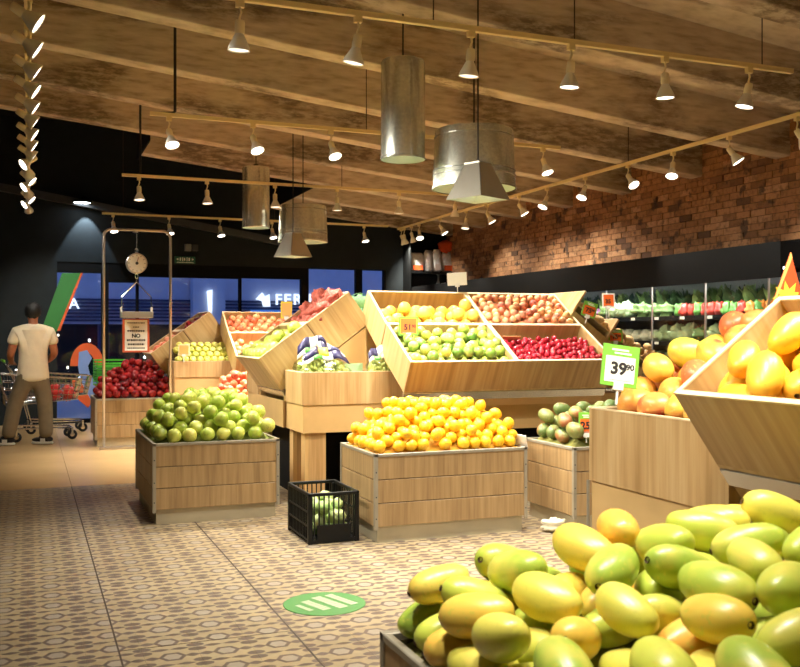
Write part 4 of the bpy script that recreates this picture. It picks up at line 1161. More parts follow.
# ================================================================== PRICE CARDS
CAMYAW = -TH
def price_card(label, pos, w, h, frame, panel, txt=None, yaw=CAMYAW, lean=-8, rollz=0, stick=.08, tsize=None, cents=None, header=True, group='price cards', ink='ink'):
    """pos: card centre"""
    t = thing('price_card', label, 'price card', pos, (math.radians(lean), math.radians(rollz), yaw), group)
    MB().box(-w / 2, w / 2, -.002, .002, -h / 2, h / 2).build('card', frame, t, bevel=.001, seg=1)
    if panel: MB().box(-w * .40, w * .40, -.0035, -.002, -h * .40, h * (.22 if header else .40)).build('panel', panel, t)
    if header:
        for k, (a, b) in enumerate(((-.25, .2), (-.18, .28))):
            MB().box(w * a, w * b, -.0035, -.002, h * (.36 - .08 * k), h * (.40 - .08 * k)).build('header_line', 'paper_white', t)
    if txt: text(txt, tsize or h * .42, ink, 'price_digits', t, (-w * .04, -.004, -h * .08), bold=.0025 * h / .16)
    if cents: text(cents, (tsize or h * .42) * .5, ink, 'price_cents', t, (w * .27, -.004, -h * .02), bold=.001)
    if panel:
        MB().box(-w * .3, w * .3, -.004, -.0035, -h * .36, -h * .34).build('small_print', 'ink_grey', t)
    if stick: MB().tube([(0, .004, -h / 2 + .01), (0, .006, -h / 2 - stick)], .005, 6).box(-.02, .02, -.004, .014, -h / 2 - .012, -h / 2 + .018).build('clip', 'plastic_white', t)
    return t
price_card('orange price card in green frame on the limes', onY(408.5, 326.0, 6.93), .155, .15, 'card_green', 'card_orange', '51', cents='90', stick=.10, header=False, tsize=.062)
price_card('tilted orange price card at the right end of the peaches', onY(589.5, 309.5, 7.02), .125, .135, 'card_green', 'card_orange', '75', rollz=18, cents='90', header=True, stick=.06, tsize=.055)
price_card('plain orange price card in front of the cold case', onY(608.5, 300.5, 7.9), .125, .145, 'paper_white', 'card_orange', '35', header=False, stick=.10, tsize=.055)
price_card('orange price card standing in the potato tray', onY(615.5, 336, 7.28), .13, .125, 'card_green', 'card_orange', '15', cents='90', header=True, stick=.09, tsize=.055)
price_card('large green and white price card on the corner cabinet', onX(620, 366, 2.165), .15, .165, 'card_green', 'paper_white', '39', yaw=CAMYAW + .1, rollz=8, cents='90', header=True, stick=.07, tsize=.066)
price_card('orange price card on the dark mango bin', onY(586, 424, 5.62), .10, .16, 'card_green', 'card_orange', '25', header=True, stick=.05, tsize=.07)
price_card('small yellow and green price card beside the nectarine tray', onY(286.5, 310, 8.6), .105, .16, 'card_yellow', 'card_peach', None, header=False, stick=.10)
price_card('small faded orange price card among the yellow apples', onY(184, 350, 11.68), .14, .14, 'paper_cream', 'card_peach', None, header=False, stick=.08)
price_card('blank bright white card standing behind the oranges', onY(457, 279, 7.62), .175, .115, 'paper_white', None, None, header=False, stick=.07, lean=0, rollz=-3)
def flame_card():
    p = onX(784, 291, 2.86)
    t = thing('flame_sign', 'orange sign with a yellow starburst at the right edge', 'sign', p, (0, 0, CAMYAW))
    MB().prism([(-.068, -.105), (.062, -.105), (.062, .02), (.026, .158)], -.003, .003, 'xz').build('card', 'card_red', t)
    pts = []
    for k in range(18):
        a = 2 * PI * k / 18; r = .066 if k % 2 else .034
        pts.append((r * math.cos(a) + .014, r * 1.1 * math.sin(a) - .03))
    MB().prism([(max(-.05, min(.06, x)), max(-.1, y)) for x, y in pts], -.005, -.003, 'xz').build('starburst', 'card_yellow', t)
    MB().prism([(.026, .158), (-.068, -.105), (-.060, -.105), (.032, .135)], -.006, -.003, 'xz').build('border', 'card_peach', t)
    MB().tube([(0, .005, -.09), (0, .005, -.15)], .006, 6).build('clip', 'plastic_white', t)
flame_card()

# ================================================================== CRATE, FLOOR STICKER, SCRAP
def crate():
    t = thing('plastic_crate', 'black slatted plastic crate on the floor beside the lemon bin', 'crate', (1.675, 5.83, 0))
    W, D, H = .345, .52, .33
    MB().box(.01, W - .01, .01, D - .01, .012, .02).build('base', 'black_plastic', t)
    MB().box(0, W, 0, .016, H - .022, H).box(0, W, D - .016, D, H - .022, H).box(0, .016, 0, D, H - .022, H).box(W - .016, W, 0, D, H - .022, H).build('rim', 'black_plastic', t, bevel=.003, seg=1)
    for x in (0, W - .03):
        for y in (0, D - .03): MB().box(x, x + .03, y, y + .03, 0, H - .02).build('corner_post', 'black_plastic', t, bevel=.003, seg=1)
    for y in (.002, D - .010):
        for k in range(9):
            x = .04 + k * (W - .08) / 8
            MB().box(x - .004, x + .004, y, y + .008, .01, H - .02).build('slat', 'black_plastic', t)
        MB().box(.02, W - .02, y - .001, y + .009, .005, .03).box(.06, W - .06, y - .001, y + .009, .03, .12).build('end_board', 'black_plastic', t)
    for x in (.002, W - .010):
        for k in range(13):
            y = .04 + k * (D - .08) / 12
            MB().box(x, x + .008, y - .004, y + .004, .01, H - .02).build('slat', 'black_plastic', t)
        for zz in (.02, .11, .20): MB().box(x - .001, x + .009, .02, D - .02, zz, zz + .012).build('side_bar', 'black_plastic', t)
crate()
fruit_mat('chayote_skin', [(0, srgb(150, 180, 96)), (1, srgb(196, 208, 140))], srgb(110, 146, 70), .5, .7, 14, .5)
cm = [MB().blob(lumpy(.058, .048, .046, 80 + k, .25, 5), 12, 9).mesh('vegetable', 'chayote_skin', True) for k in range(3)]
pl = pack([(-.015, .045), (.015, .045)], (.035, .285), (.03, .47), lambda x, y: np.zeros_like(x) + .022, .17, 81, nmax=26, pitch=.5)
spawn(cm, 'green_vegetable', 'pale green knobbly vegetable inside the black crate', 'vegetable', 'vegetables in the black crate', pl, Matrix.Translation((1.70, 5.84, 0)), [], .15, 82)

def sticker():
    p = Vector((1.385, 4.53, 0))
    t = thing('floor_sticker', 'round green sticker with white lettering on the patterned floor', 'floor sticker', p)
    MB().lathe([(0, .003), (.205, .003), (.207, .001)], 48, cap=False).build('disc', plain('sticker_green', srgb(66, 132, 58), .45, var=.05), t)
    rnd = random.Random(4)
    for k, (x, half, w) in enumerate(((-.125, .06, .028), (-.055, .095, .05), (.03, .12, .055), (.105, .11, .045))):
        y = -half                                                      # lettering too worn to read: rows of pale block letters
        while y < half:
            l = rnd.uniform(.016, .026)
            MB().box(x - w / 2, x + w / 2, y, min(y + l, half), .003, .0036).build('letter_block', plain('sticker_white', srgb(166, 178, 146), .5, var=.05), t)
            y += l + .004
    t.rotation_euler = (0, 0, math.radians(20))
sticker()
sc_ = MB().blob(lumpy(.08, .055, .05, 91, .28, 5, .12), 18, 13).build('crumpled_scrap', plain('scrap_white', srgb(226, 218, 190), .7), None, True)
sc_.location = (3.36, 5.62, .045); tag(sc_, 'crumpled pale scrap lying on the floor by the bins', 'scrap')

# ================================================================== SCALE STAND
def scale_stand():
    XA, XB, Y = .83, 1.60, 11.58
    t = thing('scale_stand', 'tall metal tube frame carrying the hanging scale', 'stand', (XA, Y, 0))
    W = XB - XA; H = 2.60; r = .09
    pts = [(0, 0, .02), (0, 0, H - r)] + [(r - r * math.cos(a), 0, H - r + r * math.sin(a)) for a in [PI / 2 * i / 6 for i in range(1, 7)]]
    pts += [(W - r + r * math.sin(a), 0, H - r + r * math.cos(a)) for a in [PI / 2 * i / 6 for i in range(0, 7)]] + [(W, 0, .02)]
    MB().tube(pts, .017, 10).build('frame', plain('brushed_steel', (.55, .5, .44), .3, .85, var=.05), t, True)
    MB().box(-.05, W + .04, -.06, .06, 0, .03).build('base_plate', 'brushed_steel', t, bevel=.004)
    MB().tube([(.36, 0, H - .03), (.36, 0, H - .01)], .03, 8).build('hanger_clamp', 'brushed_steel', t)
    # scale
    c = onY(136.5, 263.5, Y)
    s = thing('hanging_scale', 'round white dial hanging scale with chain and pan hanger', 'scale', c)
    MB().lathe([(0, .05), (.115, .05), (.122, .03), (.122, -.04), (.116, -.048), (.108, -.05)], 32, axis='y').build('case', 'brushed_steel', s, True)
    smooth_angle(s.children[-1])
    f = MB().lathe([(0, -.047), (.109, -.047)], 32, axis='y').build('dial_face', 'paper_white', s)
    for k in range(12):
        a = 2 * PI * k / 12
        MB().box(-.003, .003, -.0495, -.048, .085, .1).build('tick', 'ink', f).rotation_euler = (0, a, 0)
    MB().box(-.003, .003, -.052, -.0495, -.02, .075).build('needle', plain('needle_red', srgb(160, 60, 40), .5), f).rotation_euler = (0, .25, 0)
    MB().lathe([(0, -.054), (.018, -.054), (.018, -.048)], 14, axis='y').build('hub', 'grey_bar', f)
    MB().tube([(0, 0, .12), (0, 0, H - c.z - .04)], .006, 6).build('hanger_wire', 'chrome', s)
    def lnk(z): return [(.016 * math.cos(a), 0, z + .03 * math.sin(a)) for a in [2 * PI * i / 10 for i in range(10)]]
    MB().tube(lnk(.15), .006, 6, closed=True).build('ring', 'chrome', s)
    MB().tube(lnk(-.15), .006, 6, closed=True).build('ring', 'chrome', s)
    pz = onY(136, 312, Y).z - c.z
    for sx in (-1, 1):
        MB().tube([(0, 0, -.18), (0, 0, -.22), (sx * .17, 0, -.40), (sx * .175, 0, pz + .03)], .007, 7).build('hanger_rod', 'chrome', s)
        MB().box(sx * .175 - .012, sx * .175 + .012, -.014, .014, pz, pz + .06).build('pan_hook', 'plastic_white', s)
    MB().box(-.17, .17, -.13, .13, pz - .07, pz - .06).box(-.17, .17, -.14, -.13, pz - .07, pz).box(-.17, .17, .13, .14, pz - .07, pz).box(-.18, -.17, -.14, .14, pz - .07, pz).box(.17, .18, -.14, .14, pz - .07, pz).build('pan', 'brushed_steel', s, bevel=.004)
    # notice below the pan
    q = onY(136, 335.5, Y)
    n = thing('notice_board', 'white notice in an orange-red frame hanging below the scale', 'notice', q)
    MB().box(-.155, .155, -.008, .008, -.20, .20).build('frame', plain('frame_red', srgb(196, 92, 52), .5), n, bevel=.003)
    MB().box(-.13, .13, -.011, -.008, -.18, .185).build('sheet', 'paper_white', n)
    rnd = random.Random(3)
    for z, hw, hh in ((.15, .10, .012), (.10, .035, .012), (.055, .10, .018), (-.055, .105, .022), (-.105, .095, .022), (-.15, .10, .016)):
        x = -hw
        while x < hw:                                                  # lines too small to read in the photo
            w = rnd.uniform(.012, .024)
            MB().box(x, min(x + w, hw), -.0125, -.011, z - hh / 2, z + hh / 2).build('print_block', 'ink', n)
            x += w + .006
    text('NO', .062, 'ink', 'notice_word', n, (0, -.0125, -.005), bold=.003)
    for sx in (-1, 1): MB().tube([(sx * .12, 0, .20), (sx * .12, 0, .262)], .004, 6).build('hook', 'chrome', n)
scale_stand()

# ================================================================== CARTS AND BASKETS
def cart(label, loc, rz, grip, seed=0, wire='chrome'):
    t = thing('shopping_cart', label, 'shopping cart', loc, (0, 0, rz), 'shopping carts')
    L, W = .86, .26                                                    # local x forward, basket tapers to the front
    def corner(s, u, top):
        x = (.0 if not top else -.06) + u * (L + (.06 if top else 0)) + (.06 * u if top else 0)
        return Vector((x, s * (W - .05 * u) * (1 if top else .84), (.86 - .08 * u) if top else (.46 + .06 * u)))
    for s in (-1, 1):
        m = MB()
        for k in range(15):
            u = k / 14; m.tube([corner(s, u, 0), corner(s, u, 1)], .004, 4)
        for j in range(5):
            w = j / 4; m.tube([corner(s, 0, 0).lerp(corner(s, 0, 1), w), corner(s, 1, 0).lerp(corner(s, 1, 1), w)], .007 if j in (0, 4) else .004, 5)
        m.build('side_grid', wire, t)
    for nm, u in (('front_grid', 1), ('rear_gate', 0)):
        m = MB()
        for k in range(8):
            w = k / 7; m.tube([corner(-1, u, 0).lerp(corner(1, u, 0), w), corner(-1, u, 1).lerp(corner(1, u, 1), w)], .004, 4)
        for j in (0, .33, .66, 1): m.tube([corner(-1, u, 0).lerp(corner(-1, u, 1), j), corner(1, u, 0).lerp(corner(1, u, 1), j)], .006, 5)
        m.build(nm, wire, t)
    m = MB()
    for k in range(8):
        w = k / 7; m.tube([corner(-1, 0, 0).lerp(corner(1, 0, 0), w), corner(-1, 1, 0).lerp(corner(1, 1, 0), w)], .004, 4)
    for k in range(7):
        u = k / 6; m.tube([corner(-1, u, 0), corner(1, u, 0)], .004, 4)
    m.build('bottom_grid', wire, t)
    for s in (-1, 1):
        MB().tube([(-.22, s * .25, 1.0), (-.12, s * .25, .86), (.05, s * .24, .44), (.12, s * .25, .17), (.80, s * .17, .15)], .012, 7).build('frame_tube', wire, t, True)
    MB().tube([(.12, -.25, .17), (.12, .25, .17)], .01, 6).tube([(.80, -.17, .15), (.80, .17, .15)], .01, 6).build('cross_tube', wire, t)
    MB().tube([(-.22, -.27, 1.0), (-.22, .27, 1.0)], .018, 9).build('handle', grip, t, True)
    for (x, y) in ((.12, -.25), (.12, .25), (.80, -.17), (.80, .17)):
        w = MB().lathe([(0, -.012), (.03, -.014), (.058, -.013), (.063, -.008), (.063, .008), (.058, .013), (.03, .014), (0, .012)], 18, (x, y, .064), axis='y').build('wheel', 'black_rubber', t, True)
        MB().lathe([(0, -.017), (.028, -.0165), (.03, -.013)], 14, (x, y, .064), axis='y').build('wheel_hub', 'chrome', w, True)
        MB().box(x - .012, x + .012, y - .022, y - .018, .06, .15).box(x - .012, x + .012, y + .018, y + .022, .06, .15).box(x - .014, x + .014, y - .022, y + .022, .14, .16).build('fork', wire, t)
    return t
plain('grip_green', srgb(126, 196, 60), .5)
cart('wire shopping cart pushed by the man in the cream T-shirt', (-.28, 12.98, 0), .10, 'grip_green')
cart('wire shopping cart parked behind by the window', (-.1, 13.95, 0), .08, 'grip_green')
rb = MB().blob(lumpy(.085, .075, .10, 101, .25, 4, .05), 16, 12).build('red_bag', plain('bag_red', srgb(206, 40, 34), .4), None, True)
rb.location = (.32, 13.02, .60); tag(rb, 'red bag inside the wire shopping cart', 'bag')
rb2 = thing('net_bag', 'red net bag at the front of the cart basket', 'net bag', (.49, 13.04, .60))
MB().blob(lumpy(.08, .07, .085, 102, .3, 5), 16, 12).build('produce_filling', 'bag_red', rb2, True)
for k in range(6):
    a = k * PI / 3
    MB().tube([(.092 * math.sin(u) * math.cos(a), .082 * math.sin(u) * math.sin(a), .1 * math.cos(u)) for u in [PI * i / 8 for i in range(9)]], .004, 4).build('net_strand', 'net_red', rb2)
gb = MB().blob(lumpy(.07, .10, .17, 103, .3, 4, .04), 14, 12).build('green_bag', plain('bag_green', srgb(80, 214, 110), .5), None, True)
gb.location = (-.50, 12.90, .83); tag(gb, 'bright green bag hanging from the cart handle at the left edge', 'bag')
bm_ = plain('basket_green', srgb(76, 178, 54), .5)
for k in range(4):
    t = thing('hand_basket', 'green hand basket in the stack by the window, %s from the bottom' % ORD[k], 'basket', (1.12, 14.35, .62 + k * .085), (0, 0, .1), 'stacked green baskets')
    for zz in (0, .05, .10): MB().box(-.22, .22, -.15, -.142, zz, zz + .018).box(-.22, .22, .142, .15, zz, zz + .018).box(-.22, -.212, -.15, .15, zz, zz + .018).box(.212, .22, -.15, .15, zz, zz + .018).build('rib', 'basket_green', t)
    MB().box(-.2, .2, -.13, .13, 0, .006).build('base', 'basket_green', t)
    for x in (-.215, .205):
        for y in (-.148, .138): MB().box(x, x + .01, y, y + .01, 0, .118).build('post', 'basket_green', t)
bs = thing('basket_stand', 'low wire stand under the green baskets', 'stand', (1.12, 14.35, 0), (0, 0, .1))
for x in (-.18, .18):
    for y in (-.11, .11): MB().tube([(x, y, 0), (x, y, .6)], .012, 6).build('leg', 'chrome', bs)
MB().box(-.2, .2, -.13, .13, .6, .615).build('top', 'chrome', bs)

# ================================================================== PERSON
plain('skin', srgb(178, 112, 78), .55, var=.06, scale=20)
plain('shirt_cream', srgb(240, 226, 196), .85, var=.06, scale=9, bump=.4)
plain('trousers', srgb(126, 112, 88), .9, var=.1, scale=10, bump=.4)
plain('hair_black', srgb(16, 14, 14), .6, var=.3, scale=60, bump=.5)
plain('shoe_black', srgb(22, 22, 24), .5)
plain('shoe_white', srgb(228, 224, 214), .5)
def skin_mesh(name, verts, edges, mat, parent, root=0, sub=2):
    me = bpy.data.meshes.new(name)
    me.from_pydata([v[:3] for v in verts], edges, [])
    o = bpy.data.objects.new(name, me); COL.objects.link(o); o.parent = parent
    sk = o.modifiers.new('skin', 'SKIN'); sk.use_smooth_shade = True
    for i, v in enumerate(verts):
        d = me.skin_vertices[0].data[i]
        r = v[3]; d.radius = r if isinstance(r, tuple) else (r, r); d.use_root = (i == root)
    sb = o.modifiers.new('sub', 'SUBSURF'); sb.levels = sub; sb.render_levels = sub
    dg = bpy.context.evaluated_depsgraph_get(); dg.update()
    m2 = bpy.data.meshes.new_from_object(o.evaluated_get(dg))
    o.modifiers.clear(); o.data = m2; m2.materials.clear(); m2.materials.append(MATS[mat])
    m2.polygons.foreach_set('use_smooth', [True] * len(m2.polygons))
    m2.name = name; bpy.data.meshes.remove(me)
    return o
def person():
    t = thing('person', 'man seen from behind in a cream T-shirt and olive trousers pushing a cart', 'person', (.06, 12.38, 0), (0, 0, math.radians(9)))
    # joints: x right, y forward, z up
    V = []; E_ = []
    def add(x, y, z, r, link=None):
        V.append((x, y, z, r))
        if link is not None: E_.append((link, len(V) - 1))
        return len(V) - 1
    pel = add(0, 0, .93, (.15, .11))
    wst = add(0, .0, 1.10, (.135, .10), pel); ch = add(0, .01, 1.30, (.16, .11), wst); nb = add(0, 0, 1.44, (.09, .075), ch)
    nk = add(0, .01, 1.51, .054, nb); hb = add(0, .03, 1.57, (.066, .075), nk); hm = add(0, .035, 1.64, (.078, .092), hb); ht = add(0, .03, 1.705, (.062, .075), hm)
    add(0, .135, 1.625, .012, hm)
    for s in (-1, 1): add(s * .084, .02, 1.63, .014, hm)
    hands = []
    for s in (-1, 1):
        sh = add(s * .19, 0, 1.40, .062, ch); el = add(s * .255, .02, 1.12, .050, sh); fo = add(s * .235, .17, 1.06, .042, el); wr = add(s * .20, .30, 1.01, .030, fo)
        pm = add(s * .19, .37, 1.005, (.036, .022), wr); hands.append((s, pm))
        for k in range(4):
            fx = s * (.19 + (k - 1.5) * .021)
            a = add(fx, .415, 1.008 - abs(k - 1.3) * .003, .0095, pm); b = add(fx, .435, .985, .0085, a); add(fx, .415, .968, .0078, b)
        th = add(s * .150, .365, .99, .0105, pm); add(s * .140, .395, .972, .009, th)
    # legs: right leg planted, left leg stepping out
    feet = []
    for s, kn, an in ((1, (.135, -.01, .50), (.14, -.05, .10)), (-1, (-.20, .06, .51), (-.285, .05, .10))):
        hp = add(s * .085, 0, .88, .085, pel); kk = add(*kn, .06, hp); cf = add((kn[0] + an[0]) / 2, (kn[1] + an[1]) / 2 - .02, .33, .053, kk); aa = add(*an, .038, cf)
        add(an[0] - .10, an[1] + .06, .045, .030, aa)
    skin_mesh('body', V, E_, 'skin', t)
    # T-shirt
    V2 = [(0, 0, .76, (.215, .15)), (0, 0, .84, (.205, .145)), (0, 0, 1.06, (.185, .13)), (0, .01, 1.26, (.185, .13)), (0, 0, 1.39, (.15, .11)), (0, .0, 1.495, (.078, .072)),
          (-.19, 0, 1.385, .082), (-.245, .01, 1.22, .078), (.19, 0, 1.385, .082), (.245, .01, 1.22, .078)]
    skin_mesh('t_shirt', V2, [(0, 1), (1, 2), (2, 3), (3, 4), (4, 5), (4, 6), (6, 7), (4, 8), (8, 9)], 'shirt_cream', t, 3)
    V3 = [(0, 0, .98, (.155, .115)), (0, 0, .88, (.17, .13)), (.09, 0, .78, .118), (.135, -.01, .50, .10), (.14, -.04, .28, .092), (.14, -.05, .08, .085),
          (-.10, .01, .78, .118), (-.20, .06, .51, .10), (-.25, .045, .28, .094), (-.285, .05, .09, .086)]
    skin_mesh('trousers', V3, [(0, 1), (1, 2), (2, 3), (3, 4), (4, 5), (1, 6), (6, 7), (7, 8), (8, 9)], 'trousers', t, 1)
    def hair(d):
        r = Vector((d.x * .098, d.y * .112, d.z * (.098 if d.z > 0 else .135)))
        if d.y > .35 and d.z < .45: r *= .80
        if d.z < -.5: r.x *= .8; r.y *= .8
        r.z += .012 * math.sin(9 * d.x) * math.cos(7 * d.y)
        return r + Vector((0, .018, 1.655))
    MB().blob(hair, 20, 14).build('hair', 'hair_black', t, True)
    for (x, y, yaw) in ((.14, -.05, .95), (-.285, .05, 1.05)):
        def shoe(d):
            z = max(d.z, -.62); w = .046 + .012 * d.y
            return Vector((d.x * w, d.y * .135 + .045, .028 + (z + .62) * (.052 if d.y < .2 else .036)))
        s = MB().blob(shoe, 18, 12).build('shoe', 'shoe_black', t, True); s.location = (x, y, 0.012); s.rotation_euler = (0, 0, yaw)
        s2 = MB().blob(lambda d: Vector((d.x * (.050 + .012 * d.y), d.y * .14 + .045, .016 + max(-1, min(1, d.z * 3)) * .014)), 18, 8).build('sole', 'shoe_white', s, True)
        MB().box(-.052, -.046, -.01, .05, .03, .07).box(.046, .052, -.01, .05, .03, .07).build('side_stripe', 'shoe_white', s)
person()

# ================================================================== COLD CASE ALONG THE BRICK WALL
plain('veg_dark', srgb(70, 96, 58), .6, var=.3, scale=20)
plain('leaf_green', srgb(128, 156, 92), .55, var=.3, scale=14)
plain('cabbage_pale', srgb(190, 208, 158), .5, var=.15, scale=12)
plain('cauli_white', srgb(226, 222, 198), .7, var=.12, scale=40, bump=.6)
plain('beet_purple', srgb(112, 62, 92), .5, var=.25, scale=14)
plain('pepper_red', srgb(176, 58, 44), .35); plain('pepper_orange', srgb(226, 138, 60), .35); plain('pepper_green', srgb(96, 146, 66), .35)
CXF = 6.12
emis('case_led', (.93, .97, 1.0), 5.0)
def cold_case():
    t = thing('cold_case', 'long black refrigerated vegetable case below the brick wall', 'cold case', (0, 0, 0))
    Y0, Y1 = 6.4, 14.9
    MB().box(CXF, WX - .03, Y0, Y1, 0, .62).build('base', 'black_paint', t)
    MB().box(CXF - .02, CXF + .01, Y0, Y1, 1.855, 2.17).box(CXF + .01, WX - .03, Y0, Y1, 1.95, 2.17).build('canopy', 'black_paint', t)
    MB().box(WX - .06, WX - .025, Y0, Y1, .62, 1.95).build('back_panel', plain('case_liner', srgb(120, 126, 118), .4), t)
    MB().box(WX - .06, WX - .025, Y0, Y1, 2.17, 2.268).build('flashing', 'black_paint', t)
    MB().box(CXF + .40, WX - .07, Y0, Y1, 1.536, 1.60).build('display_step', 'black_plastic', t)
    for z in (1.535, 1.275, 1.0, .66):
        sh = MB().box(CXF + .12, WX - .07, Y0, Y1, z - .02, z).build('shelf', 'black_plastic', t)
        MB().box(CXF + .10, CXF + .12, Y0, Y1, z - .035, z + .012).build('price_rail', 'black_plastic', sh)
        for k in range(18):
            y = 7.0 + k * .42
            MB().box(CXF + .096, CXF + .10, y, y + .07, z - .025, z + .005).build('shelf_label', 'paper_white', sh)
    MB().box(CXF + .02, CXF + .05, Y0, Y1, 1.93, 1.949).build('led_strip', 'case_led', t)
    for k in range(3):
        l = bpy.data.lights.new('led_light', 'AREA'); l.shape = 'RECTANGLE'; l.size = .06; l.size_y = 2.7; l.energy = 60; l.color = (.93, .97, 1.0)
        o = bpy.data.objects.new('led_light', l); COL.objects.link(o); o.parent = t; o.location = (CXF + .07, 7.8 + 2.8 * k, 1.925); o.rotation_euler = (0, math.radians(22), 0)
    ys = [6.55 + .84 * k for k in range(11)]
    for a, b in zip(ys, ys[1:]):
        d = MB().box(CXF - .006, CXF, a + .012, b - .012, .64, 1.86).build('door', 'case_glass', t)
        MB().box(CXF - .012, CXF + .006, a, a + .012, .62, 1.862).build('door_stile', 'brushed_steel', d)
cold_case()
def leaf_bunch(seed, n=22, L=.29):
    rnd = random.Random(seed); m = MB()
    for k in range(n):
        a = rnd.uniform(0, 2 * PI); sp = rnd.uniform(.05, .55); w = rnd.uniform(.035, .06); l = L * rnd.uniform(.75, 1.1)
        v = []; f = []
        for i in range(6):
            u = i / 5; rad = sp * l * u * (.5 + .5 * u); z = l * u * (1 - .35 * sp * u)
            ww = w * math.sin(PI * min(.97, .12 + .85 * u)) * (1 + .15 * math.sin(9 * u + k))
            c = Vector((math.cos(a) * rad, math.sin(a) * rad, z)); s = Vector((-math.sin(a), math.cos(a), 0))
            nrm = Vector((math.cos(a), math.sin(a), .4)) * .006
            v += [c - s * ww, c + nrm * (1 + math.sin(7 * u)), c + s * ww]
        for i in range(5):
            b = 3 * i; f += [(b, b + 1, b + 4, b + 3), (b + 1, b + 2, b + 5, b + 4)]
        m.add(v, f)
    return m
VEG = {
    'leafy_bunch': ([leaf_bunch(s).mesh('leafy_bunch', mt, True, False) for s, mt in ((1, 'veg_dark'), (2, 'leaf_green'), (3, 'veg_dark'))], 'bunch of dark leafy greens'),
    'lettuce': ([MB().blob(lumpy(.095, .095, .085, s, .35, 6, .10), 20, 14).mesh('lettuce', mt, True) for s, mt in ((4, 'leaf_green'), (5, 'cabbage_pale'))], 'frilly green lettuce'),
    'cabbage': ([MB().blob(lumpy(.092, .092, .085, s, .10, 4, .03), 16, 12).mesh('cabbage', 'cabbage_pale', True) for s in (6, 7)], 'pale green cabbage'),
    'cauliflower': ([MB().blob(lumpy(.078, .078, .068, s, .2, 7, .08), 18, 12).mesh('cauliflower', 'cauli_white', True) for s in (8, 9)], 'white cauliflower'),
    'red_cabbage': ([MB().blob(lumpy(.072, .072, .066, s, .14, 4, .03), 14, 10).mesh('red_cabbage', 'beet_purple', True) for s in (10, 11)], 'small purple cabbage'),
    'pepper': ([MB().blob(lumpy(.05, .05, .062, 12, .3, 3), 12, 9).mesh('pepper', mt, True) for mt in ('pepper_red', 'pepper_orange', 'pepper_green')], 'bell pepper'),
}
def stock():
    rnd = random.Random(77)
    HZ = {'leafy_bunch': .0, 'lettuce': .085, 'cabbage': .085, 'cauliflower': .068, 'red_cabbage': .066, 'pepper': .062}
    SP = {'leafy_bunch': .19, 'lettuce': .20, 'cabbage': .19, 'cauliflower': .16, 'red_cabbage': .15, 'pepper': .105}
    def put(kind, x, y, z, sname, k):
        ms, lb = VEG[kind]
        o = link_mesh(kind, ms[rnd.randrange(len(ms))])
        s = rnd.uniform(.9, 1.05)
        o.location = (x, y, z + HZ[kind] * s * .98); o.scale = (s, s, s); o.rotation_euler = (0, 0, rnd.uniform(0, 6.28))
        tag(o, '%s on the %s of the cold case' % (lb, sname), kind.replace('_', ' '), '%ss on the %s' % (lb, sname))
    for zs, sname, plan in ((1.535, 'top shelf', [(7.0, 8.2, 'pepper'), (8.2, 8.9, 'lettuce'), (8.9, 10.2, 'leafy_bunch'), (10.2, 11.4, 'leafy_bunch'), (11.4, 12.4, 'red_cabbage'), (12.4, 13.6, 'pepper'), (13.6, 14.5, 'red_cabbage')]),
                            (1.275, 'second shelf', [(7.0, 8.4, 'lettuce'), (8.4, 9.6, 'cauliflower'), (9.6, 11.0, 'cabbage'), (11.0, 12.0, 'cauliflower'), (12.0, 14.0, 'lettuce')]),
                            (1.0, 'third shelf', [(7.0, 10.0, 'cabbage'), (10.0, 13.0, 'lettuce')])):
        for (a, b, kind) in plan:
            for row in range(2 if zs > 1.5 and kind != 'pepper' else 3):
                if zs > 1.5 and row == 1 and kind != 'pepper': continue
                sp = SP[kind]; y = a + sp / 2 + (row % 2) * sp * .3
                while y < b - sp * .3:
                    kk = kind
                    if kind == 'leafy_bunch' and row == 0: kk = 'red_cabbage' if 9.4 < y < 11 else 'lettuce'
                    put(kk, CXF + .23 + row * (.17 if kind != 'pepper' else .12), y, zs + .001, sname, row); y += SP[kk] if kk != kind else sp
stock()
def back_row():
    rnd = random.Random(31); y = 6.9; k = 0
    while y < 14.2:
        o = link_mesh('leafy_bunch', VEG['leafy_bunch'][0][(0, 1, 2, 1, 0)[k % 5]])
        s = rnd.uniform(.85, 1.0); o.location = (CXF + .52, y, 1.601); o.scale = (s, s, s * .9); o.rotation_euler = (0, 0, rnd.uniform(0, 6.28))
        tag(o, 'tall leafy bunch at the back of the cold case top shelf', 'leafy greens', 'leafy bunches at the back of the top shelf')
        y += rnd.uniform(.14, .2); k += 1
back_row()

